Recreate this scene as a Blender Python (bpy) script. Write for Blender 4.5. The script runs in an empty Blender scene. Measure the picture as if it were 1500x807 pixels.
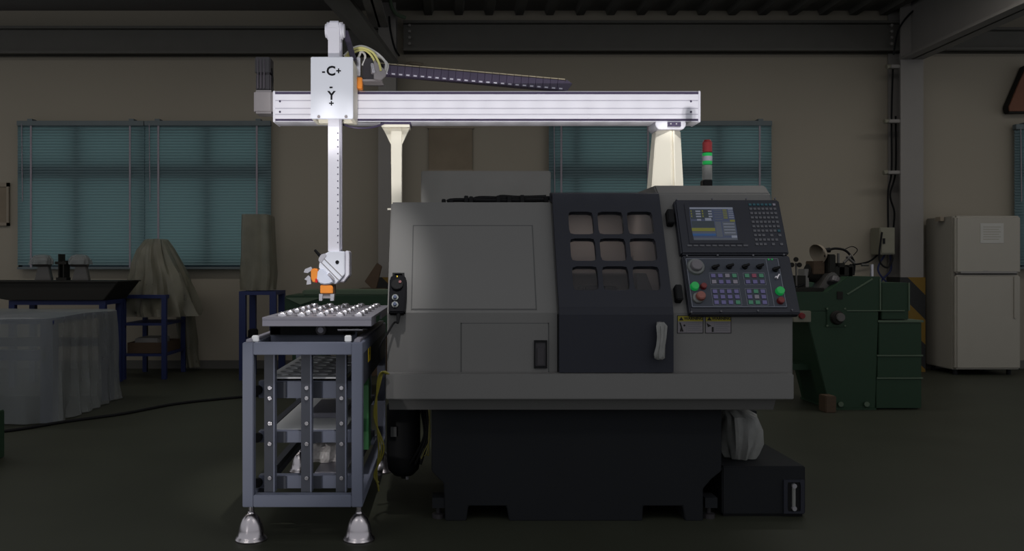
import bpy, bmesh, math, random
from mathutils import Matrix, Vector
random.seed(7)
scene = bpy.context.scene
col = scene.collection
PI = math.pi

# ------------------------------------------------------------------ camera
F = 1250.0; PX, PY, H = 660.0, 390.0, 1.25          # focal length in pixels, vanishing point, eye height
cam_d = bpy.data.cameras.new('camera'); cam = bpy.data.objects.new('camera', cam_d); col.objects.link(cam)
cam_d.sensor_width = 36; cam_d.lens = F / 1500 * 36
cam_d.shift_x = (750 - PX) / 1500; cam_d.shift_y = (PY - 403.5) / 1500
cam.location = (0, 0, H); cam.rotation_euler = (PI / 2, 0, 0); cam_d.clip_end = 100
scene.camera = cam

# ------------------------------------------------------------------ world, lamps, exposure
w = bpy.data.worlds.new('world'); scene.world = w; w.use_nodes = True
bg = w.node_tree.nodes['Background']; bg.inputs[0].default_value = (.93, .96, 1, 1); bg.inputs[1].default_value = .55
def spot(name, loc, aim, energy, cone, blend=.35, rad=.04, c=(1, .98, .96)):
    d = bpy.data.lights.new(name, 'SPOT'); d.energy = energy; d.spot_size = math.radians(cone); d.spot_blend = blend
    d.shadow_soft_size = rad; d.color = c
    o = bpy.data.objects.new(name, d); col.objects.link(o); o.location = loc
    o.rotation_euler = (Vector(aim) - Vector(loc)).to_track_quat('-Z', 'Y').to_euler(); return o
# row of unseen spots, added below view to brighten the gantry beam
for i in range(18):
    x = -1.05 + i * .148
    spot('added_low_spot', (x, 2.3, .4), (x, 4.95, 2.175), 146, 6.6, .5)
spot('added_low_spot', (-.65, 2.3, .4), (-.65, 4.7, 2.47), 165, 12, .6)  # added spot that brightens the carriage plate
# unseen high spots added to brighten stocker cart, lifting arm and gantry posts
spot('added_high_spot', (-1.05, 2.7, 4.1), (-.62, 4.7, 1.6), 265, 15, .7)
spot('added_high_spot', (-.2, 2.5, 4.1), (-.64, 4.3, .95), 330, 20, .7)
spot('added_high_spot', (1.25, 2.0, 4.15), (1.275, 5.0, 1.86), 460, 5.5, .5)
spot('added_high_spot', (-.30, 2.0, 4.15), (-.32, 5.0, 1.86), 400, 5, .5)
spot('added_low_spot', (-1.7, 2.3, .3), (-.7, 4.2, .55), 36, 30, .6)  # another unseen low spot, added to lift the cart front
def area(name, loc, sx, sy, energy, c=(1, .97, .92)):
    d = bpy.data.lights.new(name, 'AREA'); d.shape = 'RECTANGLE'; d.size = sx; d.size_y = sy; d.energy = energy; d.color = c
    o = bpy.data.objects.new(name, d); col.objects.link(o); o.location = loc; return o
for (x, y) in ((-3, 1), (2.5, 1), (-3, 5.5), (3.2, 5.5)):       # unseen soft lights added to fill the hall
    area('added_fill_light', (x, y, 4.2), 2.4, .3, 14)
for x in (-5.2, -1.2, 3.4, 6.2): area('added_fill_light', (x, 7.6, 4.25), 2.4, .3, 26)  # extra fill added to brighten the back wall and things near it
scene.view_settings.view_transform = 'Standard'; scene.view_settings.look = 'None'
scene.view_settings.exposure = 0; scene.view_settings.gamma = 1; scene.view_settings.use_curve_mapping = False

# ------------------------------------------------------------------ helpers
def P(px, py, d): return Vector(((px - PX) * d / F, d, H + (PY - py) * d / F))
def X(px, d): return (px - PX) * d / F
def Z(py, d): return H + (PY - py) * d / F
def lin(c): c /= 255; return c / 12.92 if c <= .04045 else ((c + .055) / 1.055) ** 2.4
GAIN = 2.0                                     # part of the hall's darkness is put into the paint colours
mats = {}
def mat(name, rgb, rough=.55, metal=0, gain=GAIN, spec=.25, var=.10, scale=6, bump=0, emit=0, alpha=1, transl=0, stretch=None):
    m = bpy.data.materials.new(name); m.use_nodes = True; nt = m.node_tree; b = nt.nodes['Principled BSDF']
    c = [min(.9, lin(v) * gain) for v in rgb]
    tc = nt.nodes.new('ShaderNodeTexCoord'); mp = nt.nodes.new('ShaderNodeMapping')
    if stretch: mp.inputs['Scale'].default_value = stretch
    nz = nt.nodes.new('ShaderNodeTexNoise'); nz.inputs['Scale'].default_value = scale; nz.inputs['Detail'].default_value = 4
    mx = nt.nodes.new('ShaderNodeMix'); mx.data_type = 'RGBA'
    mx.inputs[6].default_value = [v * (1 - var) for v in c] + [1]; mx.inputs[7].default_value = [min(1, v * (1 + var)) for v in c] + [1]
    L = nt.links.new
    L(tc.outputs['Object'], mp.inputs[0]); L(mp.outputs[0], nz.inputs['Vector']); L(nz.outputs['Fac'], mx.inputs[0]); L(mx.outputs[2], b.inputs['Base Color'])
    b.inputs['Roughness'].default_value = rough; b.inputs['Metallic'].default_value = metal
    b.inputs['Specular IOR Level'].default_value = spec
    if bump:
        bp = nt.nodes.new('ShaderNodeBump'); bp.inputs['Strength'].default_value = bump; bp.inputs['Distance'].default_value = .01
        L(nz.outputs['Fac'], bp.inputs['Height']); L(bp.outputs[0], b.inputs['Normal'])
    if emit:
        L(mx.outputs[2], b.inputs['Emission Color']); b.inputs['Emission Strength'].default_value = emit
    out = nt.nodes['Material Output']
    sh = b.outputs[0]
    if transl:
        t = nt.nodes.new('ShaderNodeBsdfTranslucent'); L(mx.outputs[2], t.inputs[0])
        a = nt.nodes.new('ShaderNodeMixShader'); a.inputs[0].default_value = transl; L(sh, a.inputs[1]); L(t.outputs[0], a.inputs[2]); sh = a.outputs[0]
    if alpha < 1:
        t = nt.nodes.new('ShaderNodeBsdfTransparent')
        a = nt.nodes.new('ShaderNodeMixShader'); a.inputs[0].default_value = alpha; L(t.outputs[0], a.inputs[1]); L(sh, a.inputs[2]); sh = a.outputs[0]
    L(sh, out.inputs[0]); mats[name] = m; return m
def hazard(name):
    m = mat(name, (78, 60, 14), .6); nt = m.node_tree; b = nt.nodes['Principled BSDF']
    tc = nt.nodes.new('ShaderNodeTexCoord'); s = nt.nodes.new('ShaderNodeSeparateXYZ'); nt.links.new(tc.outputs['Object'], s.inputs[0])
    a = nt.nodes.new('ShaderNodeMath'); a.operation = 'ADD'; nt.links.new(s.outputs[0], a.inputs[0]); nt.links.new(s.outputs[2], a.inputs[1])
    k = nt.nodes.new('ShaderNodeMath'); k.operation = 'MULTIPLY_ADD'; k.inputs[1].default_value = 1.7; k.inputs[2].default_value = .15; nt.links.new(a.outputs[0], k.inputs[0])
    f = nt.nodes.new('ShaderNodeMath'); f.operation = 'FRACT'; nt.links.new(k.outputs[0], f.inputs[0])
    g = nt.nodes.new('ShaderNodeMath'); g.operation = 'GREATER_THAN'; g.inputs[1].default_value = .5; nt.links.new(f.outputs[0], g.inputs[0])
    mx = nt.nodes.new('ShaderNodeMix'); mx.data_type = 'RGBA'; mx.inputs[6].default_value = [lin(v) * 1.7 for v in (74, 56, 14)] + [1]; mx.inputs[7].default_value = (.012, .012, .012, 1)
    nt.links.new(g.outputs[0], mx.inputs[0]); nt.links.new(mx.outputs[2], b.inputs['Base Color'])

# the hall
mat('wall_paint', (71, 67, 60), .8, gain=3.55, spec=.1, var=.06, scale=.8, bump=.03)
mat('floor_paint', (32, 33, 27), .5, spec=.12, var=.22, scale=1.6, bump=.03)
mat('ceiling_deck', (26, 25, 24), .7, gain=12, spec=.1)
mat('girder', (36, 35, 33), .6, gain=4.5, spec=.15)
mat('column_paint', (60, 58, 56), .6, gain=3.6, spec=.15, var=.05)
mat('win_frame', (60, 74, 84), .5, gain=1.6)
mat('daylight', (140, 160, 154), .4, gain=1.0, emit=2.0, var=.15, scale=.7)
mat('blind', (78, 92, 96), .5, gain=1.9, spec=.15, var=.08, scale=1.2, transl=.5)
mat('blind_rail', (58, 64, 66), .5)
mat('blind_cord', (92, 86, 92), .6)
hazard('hazard_paint')
# the lathe
mat('machine_grey', (72, 71, 70), .5, spec=.2, var=.03, scale=2, bump=.015)
mat('machine_line', (56, 56, 56), .6, spec=.1)
mat('machine_dark', (30, 31, 37), .5, gain=1.6, spec=.15, var=.05, scale=3)
mat('machine_base', (19, 20, 22), .6, spec=.08, var=.1, scale=3)
mat('black', (14, 14, 15), .6, spec=.1)
mat('black_gloss', (15, 15, 18), .6, gain=1.3, spec=.05)
mat('cap_blue', (50, 60, 84), .5, gain=1.3)
mat('rubber', (12, 12, 13), .7, spec=.1)
mat('liner', (96, 88, 85), .6, spec=.2, var=.05)
mat('dark_metal', (40, 38, 40), .4, metal=.3)
mat('steel', (120, 118, 122), .35, metal=.7)
mat('pane', (60, 58, 60), .12, spec=.5, alpha=.16)
mat('panel_dark', (27, 28, 34), .45, spec=.2)
mat('panel_face', (40, 43, 50), .5, spec=.2)
mat('panel_line', (80, 82, 90), .5)
mat('key_grey', (62, 62, 66), .5)
mat('key_teal', (28, 58, 66), .5)
mat('key_violet', (72, 68, 100), .5)
mat('key_white', (92, 88, 96), .5)
mat('key_green', (50, 92, 72), .5)
mat('key_red', (96, 48, 62), .5)
mat('screen_glass', (52, 58, 76), .3, gain=1, emit=.5, spec=.2)
mat('screen_grey', (62, 66, 74), .3, gain=1, emit=.5)
mat('screen_dim', (38, 44, 50), .3, gain=1, emit=.5)
mat('screen_yellow', (88, 88, 36), .3, gain=1, emit=.5)
mat('screen_blue', (34, 62, 100), .3, gain=1, emit=.5)
mat('screen_white', (100, 104, 116), .3, gain=1, emit=.5)
mat('lamp_green', (14, 110, 50), .3, gain=1.2, emit=.5)
mat('lamp_red', (84, 22, 24), .35, gain=1.6)
mat('knob_silver', (80, 82, 82), .4, gain=1.6, metal=.3)
mat('estop', (92, 54, 48), .4)
mat('label_yellow', (84, 78, 22), .6, gain=2.6)
mat('label_paper', (76, 73, 76), .6)
mat('print_dark', (26, 25, 25), .7, spec=.1)
mat('wrap', (90, 90, 88), .35, spec=.5, var=.25, scale=30, bump=.3, alpha=.82)
mat('stack_grey', (84, 84, 82), .4, spec=.3)
# the gantry
WH = 1.0
mat('aluminium_white', (226, 224, 234), .45, gain=WH, spec=.4, var=.02)
mat('plate_white', (222, 224, 234), .4, gain=WH, spec=.4, var=.01)
mat('post_cream', (236, 230, 214), .5, gain=WH, spec=.4, var=.02)
mat('groove', (186, 183, 196), .5, gain=WH)
mat('strip_dark', (70, 62, 86), .4, gain=WH)
mat('ink', (26, 26, 30), .6, gain=WH, spec=.1)
mat('motor_black', (44, 40, 46), .35, gain=WH, spec=.5)
mat('motor_grey', (150, 144, 146), .35, gain=WH, metal=.3)
mat('fin_grey', (84, 78, 86), .35, gain=WH)
mat('head_white', (204, 208, 222), .35, gain=WH, spec=.4)
mat('chain', (62, 54, 74), .4, gain=WH, spec=.4)
mat('chain_edge', (150, 140, 120), .5, gain=WH)
mat('orange', (228, 138, 48), .35, gain=WH, spec=.5)
mat('red_plastic', (200, 40, 40), .4, gain=WH)
mat('cable_yellow', (220, 213, 140), .5, gain=WH)
mat('cable_white', (216, 214, 212), .5, gain=WH)
mat('bright_steel', (214, 210, 216), .22, gain=WH, metal=.9, spec=.5)
# the cart
mat('cart_paint', (100, 104, 120), .45, gain=WH, spec=.3, var=.04)
mat('cart_dark', (62, 64, 72), .5, gain=WH, spec=.2)
mat('tray_metal', (128, 126, 136), .4, gain=WH, metal=.25, spec=.4, var=.06, scale=12)
mat('sheet_pale', (214, 214, 216), .5, gain=WH, var=.08)
mat('chrome', (178, 172, 176), .27, gain=WH, metal=1)
mat('clear_bag', (215, 208, 206), .15, gain=WH, spec=.6, alpha=.75, var=.4, scale=40, bump=.5)
mat('sticker', (236, 204, 40), .5, gain=WH)
mat('sticker_green', (44, 92, 54), .5, gain=.8)
mat('wire_yg', (96, 90, 26), .5, gain=.8)
# workshop things
mat('plastic_sheet', (66, 68, 68), .4, gain=3.0, spec=.3, var=.25, scale=5, bump=.15, alpha=.6, stretch=(3, 3, .5))
mat('notice_paper', (86, 85, 82), .7, gain=3.4)
mat('cabinet_grey', (70, 69, 67), .5, gain=3.4, spec=.15)
mat('plastic_old', (62, 60, 51), .4, gain=2.6, spec=.3, var=.35, scale=6, bump=.3, alpha=.74)
mat('blue_paint', (24, 31, 62), .5, gain=1.5, spec=.2)
mat('pan_dark', (22, 21, 19), .6, spec=.1)
mat('green_paint', (24, 38, 27), .5, spec=.15, var=.08)
mat('green_edge', (52, 62, 50), .6)
mat('wood', (54, 42, 31), .7, gain=1.6, var=.2, scale=8, stretch=(1, 1, 6))
mat('tool_metal', (58, 56, 54), .4, metal=.4)
mat('paper', (84, 82, 80), .7)
mat('fridge_white', (79, 76, 70), .4, gain=3, spec=.3, var=.03)
mat('fridge_seam', (40, 38, 36), .6)
mat('box_cream', (78, 76, 66), .5)
mat('terracotta', (68, 42, 30), .7, var=.2)
mat('notice', (54, 48, 40), .8, gain=4, var=.3, scale=3)
mat('frame_beige', (64, 58, 50), .6, gain=3.6)

class MB:
    def __init__(s, T=None): s.v = []; s.f = []; s.mi = []; s.T = T; s.cur = 0
    def add(s, vs, fs):
        o = len(s.v)
        s.v += [tuple(s.T @ Vector(p)) if s.T else tuple(p) for p in vs]
        s.f += [tuple(i + o for i in f) for f in fs]; s.mi += [s.cur] * len(fs); return s
    def box(s, x0, x1, y0, y1, z0, z1):
        return s.add([(x0, y0, z0), (x1, y0, z0), (x1, y1, z0), (x0, y1, z0), (x0, y0, z1), (x1, y0, z1), (x1, y1, z1), (x0, y1, z1)],
                     [(3, 2, 1, 0), (4, 5, 6, 7), (0, 1, 5, 4), (1, 2, 6, 5), (2, 3, 7, 6), (3, 0, 4, 7)])
    def prism(s, poly, a, b, axis='y'):
        def e(p, t): return {'x': (t, p[0], p[1]), 'y': (p[0], t, p[1]), 'z': (p[0], p[1], t)}[axis]
        n = len(poly); vs = [e(p, a) for p in poly] + [e(p, b) for p in poly]
        return s.add(vs, [tuple(range(n)), tuple(range(2 * n - 1, n - 1, -1))] + [(i, (i + 1) % n, n + (i + 1) % n, n + i)[::-1] for i in range(n)])
    def cyl(s, p0, p1, r0, r1=None, n=16):
        p0 = Vector(p0); p1 = Vector(p1); r1 = r0 if r1 is None else r1
        d = (p1 - p0).normalized(); a = d.orthogonal().normalized(); b = d.cross(a)
        vs = []
        for p, r in ((p0, r0), (p1, r1)):
            vs += [p + a * (r * math.cos(2 * PI * i / n)) + b * (r * math.sin(2 * PI * i / n)) for i in range(n)]
        return s.add(vs, [tuple(range(n))[::-1], tuple(range(n, 2 * n))] + [(i, (i + 1) % n, n + (i + 1) % n, n + i) for i in range(n)])
    def lathe(s, prof, c, n=24):
        vs = []; m = len(prof)
        for r, z in prof: vs += [(c[0] + r * math.cos(2 * PI * i / n), c[1] + r * math.sin(2 * PI * i / n), c[2] + z) for i in range(n)]
        fs = [(k * n + i, k * n + (i + 1) % n, (k + 1) * n + (i + 1) % n, (k + 1) * n + i) for k in range(m - 1) for i in range(n)]
        return s.add(vs, fs + [tuple(range(n))[::-1], tuple(range((m - 1) * n, m * n))])
    def tube(s, pts, r, n=8, smooth=True):
        pts = [Vector(p) for p in pts]
        if smooth and len(pts) > 2:
            q = []
            for i in range(len(pts) - 1):
                p0 = pts[max(i - 1, 0)]; p1 = pts[i]; p2 = pts[i + 1]; p3 = pts[min(i + 2, len(pts) - 1)]
                for k in range(6):
                    t = k / 6; q.append(.5 * ((2 * p1) + (p2 - p0) * t + (2 * p0 - 5 * p1 + 4 * p2 - p3) * t * t + (3 * p1 - p0 - 3 * p2 + p3) * t ** 3))
            pts = q + [pts[-1]]
        vs = []; prev = None
        for i, p in enumerate(pts):
            d = (pts[min(i + 1, len(pts) - 1)] - pts[max(i - 1, 0)]).normalized()
            if prev is None: a = d.orthogonal().normalized()
            else: a = (prev - d * prev.dot(d)).normalized()
            prev = a; b = d.cross(a)
            vs += [p + a * (r * math.cos(2 * PI * k / n)) + b * (r * math.sin(2 * PI * k / n)) for k in range(n)]
        fs = [(i * n + k, i * n + (k + 1) % n, (i + 1) * n + (k + 1) % n, (i + 1) * n + k) for i in range(len(pts) - 1) for k in range(n)]
        m = len(pts)
        return s.add(vs, fs + [tuple(range(n))[::-1], tuple(range((m - 1) * n, m * n))])
    def bar(s, p0, p1, w, h):            # square bar between two points, w across, h up
        p0 = Vector(p0); p1 = Vector(p1); d = (p1 - p0).normalized()
        up = Vector((0, 0, 1)) if abs(d.z) < .9 else Vector((0, 1, 0))
        a = d.cross(up).normalized() * (w / 2); b = a.cross(d).normalized() * (h / 2)
        vs = [p0 - a - b, p0 + a - b, p0 + a + b, p0 - a + b, p1 - a - b, p1 + a - b, p1 + a + b, p1 - a + b]
        return s.add(vs, [(3, 2, 1, 0), (4, 5, 6, 7), (0, 1, 5, 4), (1, 2, 6, 5), (2, 3, 7, 6), (3, 0, 4, 7)])
    def holed(s, cell, hole, rad, w0, w1, n=16):
        # slab cell (u0,u1,v0,v1) with a rounded rectangular hole, from w0 to w1
        cu, cv = (hole[0] + hole[1]) / 2, (hole[2] + hole[3]) / 2; hu, hv = (hole[1] - hole[0]) / 2, (hole[3] - hole[2]) / 2
        ang = [2 * PI * i / n + .01 for i in range(n)]
        for a in (cell[0], cell[1]):
            for b in (cell[2], cell[3]): ang.append(math.atan2(b - cv, a - cu) % (2 * PI))
        ang = sorted(ang); inn = []; out = []
        for t in ang:
            dx, dy = math.cos(t), math.sin(t)
            k = 1e9
            if dx > 1e-9: k = min(k, (cell[1] - cu) / dx)
            if dx < -1e-9: k = min(k, (cell[0] - cu) / dx)
            if dy > 1e-9: k = min(k, (cell[3] - cv) / dy)
            if dy < -1e-9: k = min(k, (cell[2] - cv) / dy)
            out.append((cu + dx * k, cv + dy * k)); lo, hi = 0, k
            for _ in range(22):
                md = (lo + hi) / 2; qx = abs(dx * md) - hu + rad; qy = abs(dy * md) - hv + rad
                sd = math.hypot(max(qx, 0), max(qy, 0)) + min(max(qx, qy), 0) - rad
                if sd < 0: lo = md
                else: hi = md
            inn.append((cu + dx * lo, cv + dy * lo))
        m = len(ang)
        vs = [(p[0], p[1], w1) for p in out] + [(p[0], p[1], w1) for p in inn] + [(p[0], p[1], w0) for p in out] + [(p[0], p[1], w0) for p in inn]
        fs = []
        for i in range(m):
            j = (i + 1) % m
            fs += [(i, j, m + j, m + i), (2 * m + j, 2 * m + i, 3 * m + i, 3 * m + j), (m + i, m + j, 3 * m + j, 3 * m + i), (j, i, 2 * m + i, 2 * m + j)]
        return s.add(vs, fs)
    def drape(s, rings, n=48, ex=4, amp=.02, nf=11, seed=0, cap=True, grow=True):
        # rings: (z, cx, cy, half_x, half_y), top first
        rnd = random.Random(seed); ph = [rnd.uniform(0, 6.28) for _ in range(6)]; vs = []; m = len(rings)
        for k, (z, cx, cy, hx, hy) in enumerate(rings):
            g = (k / (m - 1)) if grow else 1
            for i in range(n):
                t = 2 * PI * i / n; c, sn = math.cos(t), math.sin(t)
                r = (abs(c) ** ex + abs(sn) ** ex) ** (-1 / ex)
                f = 1 + amp * g / max(hx, hy) * (math.sin(nf * t + ph[0] + .6 * k) + .6 * math.sin((nf * 2 - 3) * t + ph[1] - .4 * k) + .5 * math.sin(5 * t + ph[2] + k))
                vs.append((cx + hx * r * c * f, cy + hy * r * sn * f, z + amp * .35 * math.sin(3 * t + ph[3] + k) * (0 < k < m - 1)))
        fs = [(k * n + (i + 1) % n, k * n + i, (k + 1) * n + i, (k + 1) * n + (i + 1) % n) for k in range(m - 1) for i in range(n)]
        if cap: fs.append(tuple(range(n)))
        return s.add(vs, fs)
    def mesh(s, name, material, bev=0, smooth=False, seg=2):
        me = bpy.data.meshes.new(name); c = [(min(p[k] for p in s.v) + max(p[k] for p in s.v)) / 2 for k in range(3)]
        me.from_pydata([(p[0] - c[0], p[1] - c[1], p[2] - c[2]) for p in s.v], [], s.f)
        for mm in (material if isinstance(material, (list, tuple)) else [material]): me.materials.append(mats[mm])
        for p, i in zip(me.polygons, s.mi): p.material_index = i
        bm = bmesh.new(); bm.from_mesh(me)
        if bev:
            bmesh.ops.recalc_face_normals(bm, faces=bm.faces)
            bmesh.ops.bevel(bm, geom=[e for e in bm.edges if len(e.link_faces) == 2 and e.calc_face_angle(0) > .5], offset=bev, segments=seg, affect='EDGES', clamp_overlap=True)
        else: bmesh.ops.recalc_face_normals(bm, faces=bm.faces)
        bm.to_mesh(me); bm.free()
        if smooth:
            for p in me.polygons: p.use_smooth = True
            me.set_sharp_from_angle(angle=math.radians(38)) if hasattr(me, 'set_sharp_from_angle') else None
        return me, Vector(c)
    def build(s, name, material, parent=None, **k):
        me, c = s.mesh(name, material, **k); return put(name, me, c, parent)
wl = {}
def put(name, me, loc, parent=None, rot=None):
    o = bpy.data.objects.new(name, me); col.objects.link(o); loc = Vector(loc); wl[o] = loc
    o.parent = parent; o.location = loc - (wl[parent] if parent else Vector())
    if rot: o.rotation_euler = rot
    return o
def tag(o, label, cat, group=None, kind=None):
    if label: o['label'] = label
    if cat: o['category'] = cat
    if group: o['group'] = group
    if kind: o['kind'] = kind
    return o
def thing(name, loc, label, cat, group=None):
    o = bpy.data.objects.new(name, None); col.objects.link(o); o.location = loc; o.empty_display_size = .1; wl[o] = Vector(loc)
    return tag(o, label, cat, group)
def struct(o, label=None): o['kind'] = 'structure'; o['label'] = label or o.name; return o
def text(name, body, size, T, material, parent, align='CENTER', ext=.0008):
    c = bpy.data.curves.new(name, 'FONT'); c.body = body; c.size = size; c.align_x = align; c.align_y = 'CENTER'; c.extrude = ext; c.offset = size * .028; c.resolution_u = 3
    t = bpy.data.objects.new(name, c); col.objects.link(t)
    dg = bpy.context.evaluated_depsgraph_get(); me = bpy.data.meshes.new_from_object(t.evaluated_get(dg))
    bpy.data.objects.remove(t); bpy.data.curves.remove(c)
    me.transform(T); me.materials.clear(); me.materials.append(mats[material])
    cc = sum((v.co for v in me.vertices), Vector()) / max(1, len(me.vertices)); me.transform(Matrix.Translation(-cc)); me.name = name
    return put(name, me, cc, parent)
B = lambda *a: MB().box(*a)

# ------------------------------------------------------------------ the hall
WD = 10.45                                   # wall face
CEIL = 4.38
struct(B(-9, 10.5, -1.5, WD + .3, -.1, 0).build('floor', 'floor_paint'), 'green painted concrete workshop floor with dimness put into its colour')
# window openings: (px0, px1, py0, py1)
wins = [(28, 395, 184, 391), (805, 1128, 181, 391), (1489, 1660, 190, 391)]
mb = MB(); xs = -9
def wbox(x0, x1, z0, z1): mb.box(x0, x1, WD, WD + .22, z0, z1)
for (a, b, t, u) in wins:
    x0, x1, z1, z0 = X(a, WD), X(b, WD), Z(t, WD), Z(u, WD)
    wbox(xs, x0, 0, CEIL); wbox(x0, x1, 0, z0); wbox(x0, x1, z1, CEIL); xs = x1
wbox(xs, 10.5, 0, CEIL)
wall = struct(mb.build('wall_back', 'wall_paint'), 'beige painted back wall of the workshop')
mb = MB().box(-9, X(560, WD), WD - .02, WD, 0, .1); mb.box(X(600, WD), X(1310, WD), WD - .02, WD, 0, .1); mb.box(X(1356, WD), 10.5, WD - .02, WD, 0, .1)
struct(mb.build('baseboard_back', 'girder'), 'dark skirting along the back wall')
# ceiling with deck ribs
ce = struct(B(-9, 10.5, 3.5, WD + .22, CEIL, CEIL + .1).build('ceiling', 'ceiling_deck'), 'dark metal deck ceiling')
rib, rc = MB().prism([(-.07, 0), (.07, 0), (.045, -.07), (-.045, -.07)], 7.2, WD - .05).mesh('deck_rib', 'girder')
for i in range(-12, 26):
    x = i * .37 + .1
    if -.6 < x < 9.5: put('deck_rib', rib, (x, (7.2 + WD - .05) / 2, CEIL - .035), ce)
# eave girder along the wall: I section
def girder(name, x0, x1, zt, zb, d0, label):
    r = MB().box(x0, x1, d0, d0 + .2, zb, zb + .03); r.box(x0, x1, d0, d0 + .2, zt - .03, zt); r.box(x0, x1, d0 + .08, d0 + .12, zb, zt)
    return struct(r.build(name, 'girder'), label)
girder('trim_1', X(592, WD), X(1318, WD), Z(30, 10.25), Z(74, 10.25), 10.24, 'dark steel girder above the middle windows')
girder('trim_2', -9, X(560, WD), Z(38, 10.25), Z(78, 10.25), 10.24, 'dark steel girder above the left window')
girder('trim_3', X(1356, WD), 10.4, Z(40, 10.25), Z(73, 10.25), 10.24, 'dark steel girder above the right window')
bolt, _ = MB().cyl((0, 0, 0), (0, -.025, 0), .018, n=6).mesh('bolt_head', 'column_paint')
# columns (H section) with hazard paint at the foot
def column(name, xc, wdt, label):
    d0, d1 = 10.12, 10.42
    r = thing(name, (xc, 10.27, 0), None, None); struct(r, label); del r['kind']; r['kind'] = 'structure'
    m = MB().box(xc - wdt / 2, xc + wdt / 2, d0, d0 + .02, 1.12, CEIL); m.box(xc - wdt / 2, xc + wdt / 2, d1 - .02, d1, 1.12, CEIL); m.box(xc - .012, xc + .012, d0 + .02, d1 - .02, 1.12, CEIL)
    m.build('shaft', 'column_paint', r)
    B(xc - wdt / 2 - .015, xc + wdt / 2 + .015, d0 - .015, d1, 0, 1.12).build('hazard_guard', 'hazard_paint', r)
    return r
cl = column('steel_column', X(567, 10.12), .21, 'grey steel wall column behind the lathe top left corner')
cr = column('steel_column', X(1336, 10.12), .27, 'grey steel wall column beside the refrigerator')
for (xp, r) in ((600, cl), (1306, cr)):
    for k in range(4): put('bolt_head', bolt, P(xp, 37 + k * 9, 10.23), r)
# cross girders running towards the viewer
def cross(xc, wdt, zb, d0, name, label, h=.45):
    m = MB().box(xc - wdt / 2, xc + wdt / 2, d0, 10.12, zb, zb + .03); m.box(xc - .012, xc + .012, d0, 10.12, zb, CEIL)
    struct(m.build(name, 'column_paint'), label)
cross(X(1336, 10.12), .27, Z(87, 10.12), 6.2, 'trim_4', 'steel cross girder running out from the right column')
cross(X(556, 10.12), .2, Z(40, 10.12), 6.2, 'trim_5', 'steel cross girder running out from the left column')
# haunch plate sloping from the left column up under its cross girder
a, b, c, d = P(581, 94, 10.0), P(556, 90, 10.0), P(455, -20, 9.2), P(498, -20, 9.2)
m = MB(); n = Vector((.02, .06, .04)); vs = [a, b, c, d]; m.add(vs + [v + n for v in vs], [(0, 1, 2, 3), (7, 6, 5, 4), (0, 4, 5, 1), (1, 5, 6, 2), (2, 6, 7, 3), (3, 7, 4, 0)])
struct(m.build('trim_6', 'girder'), 'sloping steel haunch plate at the left column head')
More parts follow.
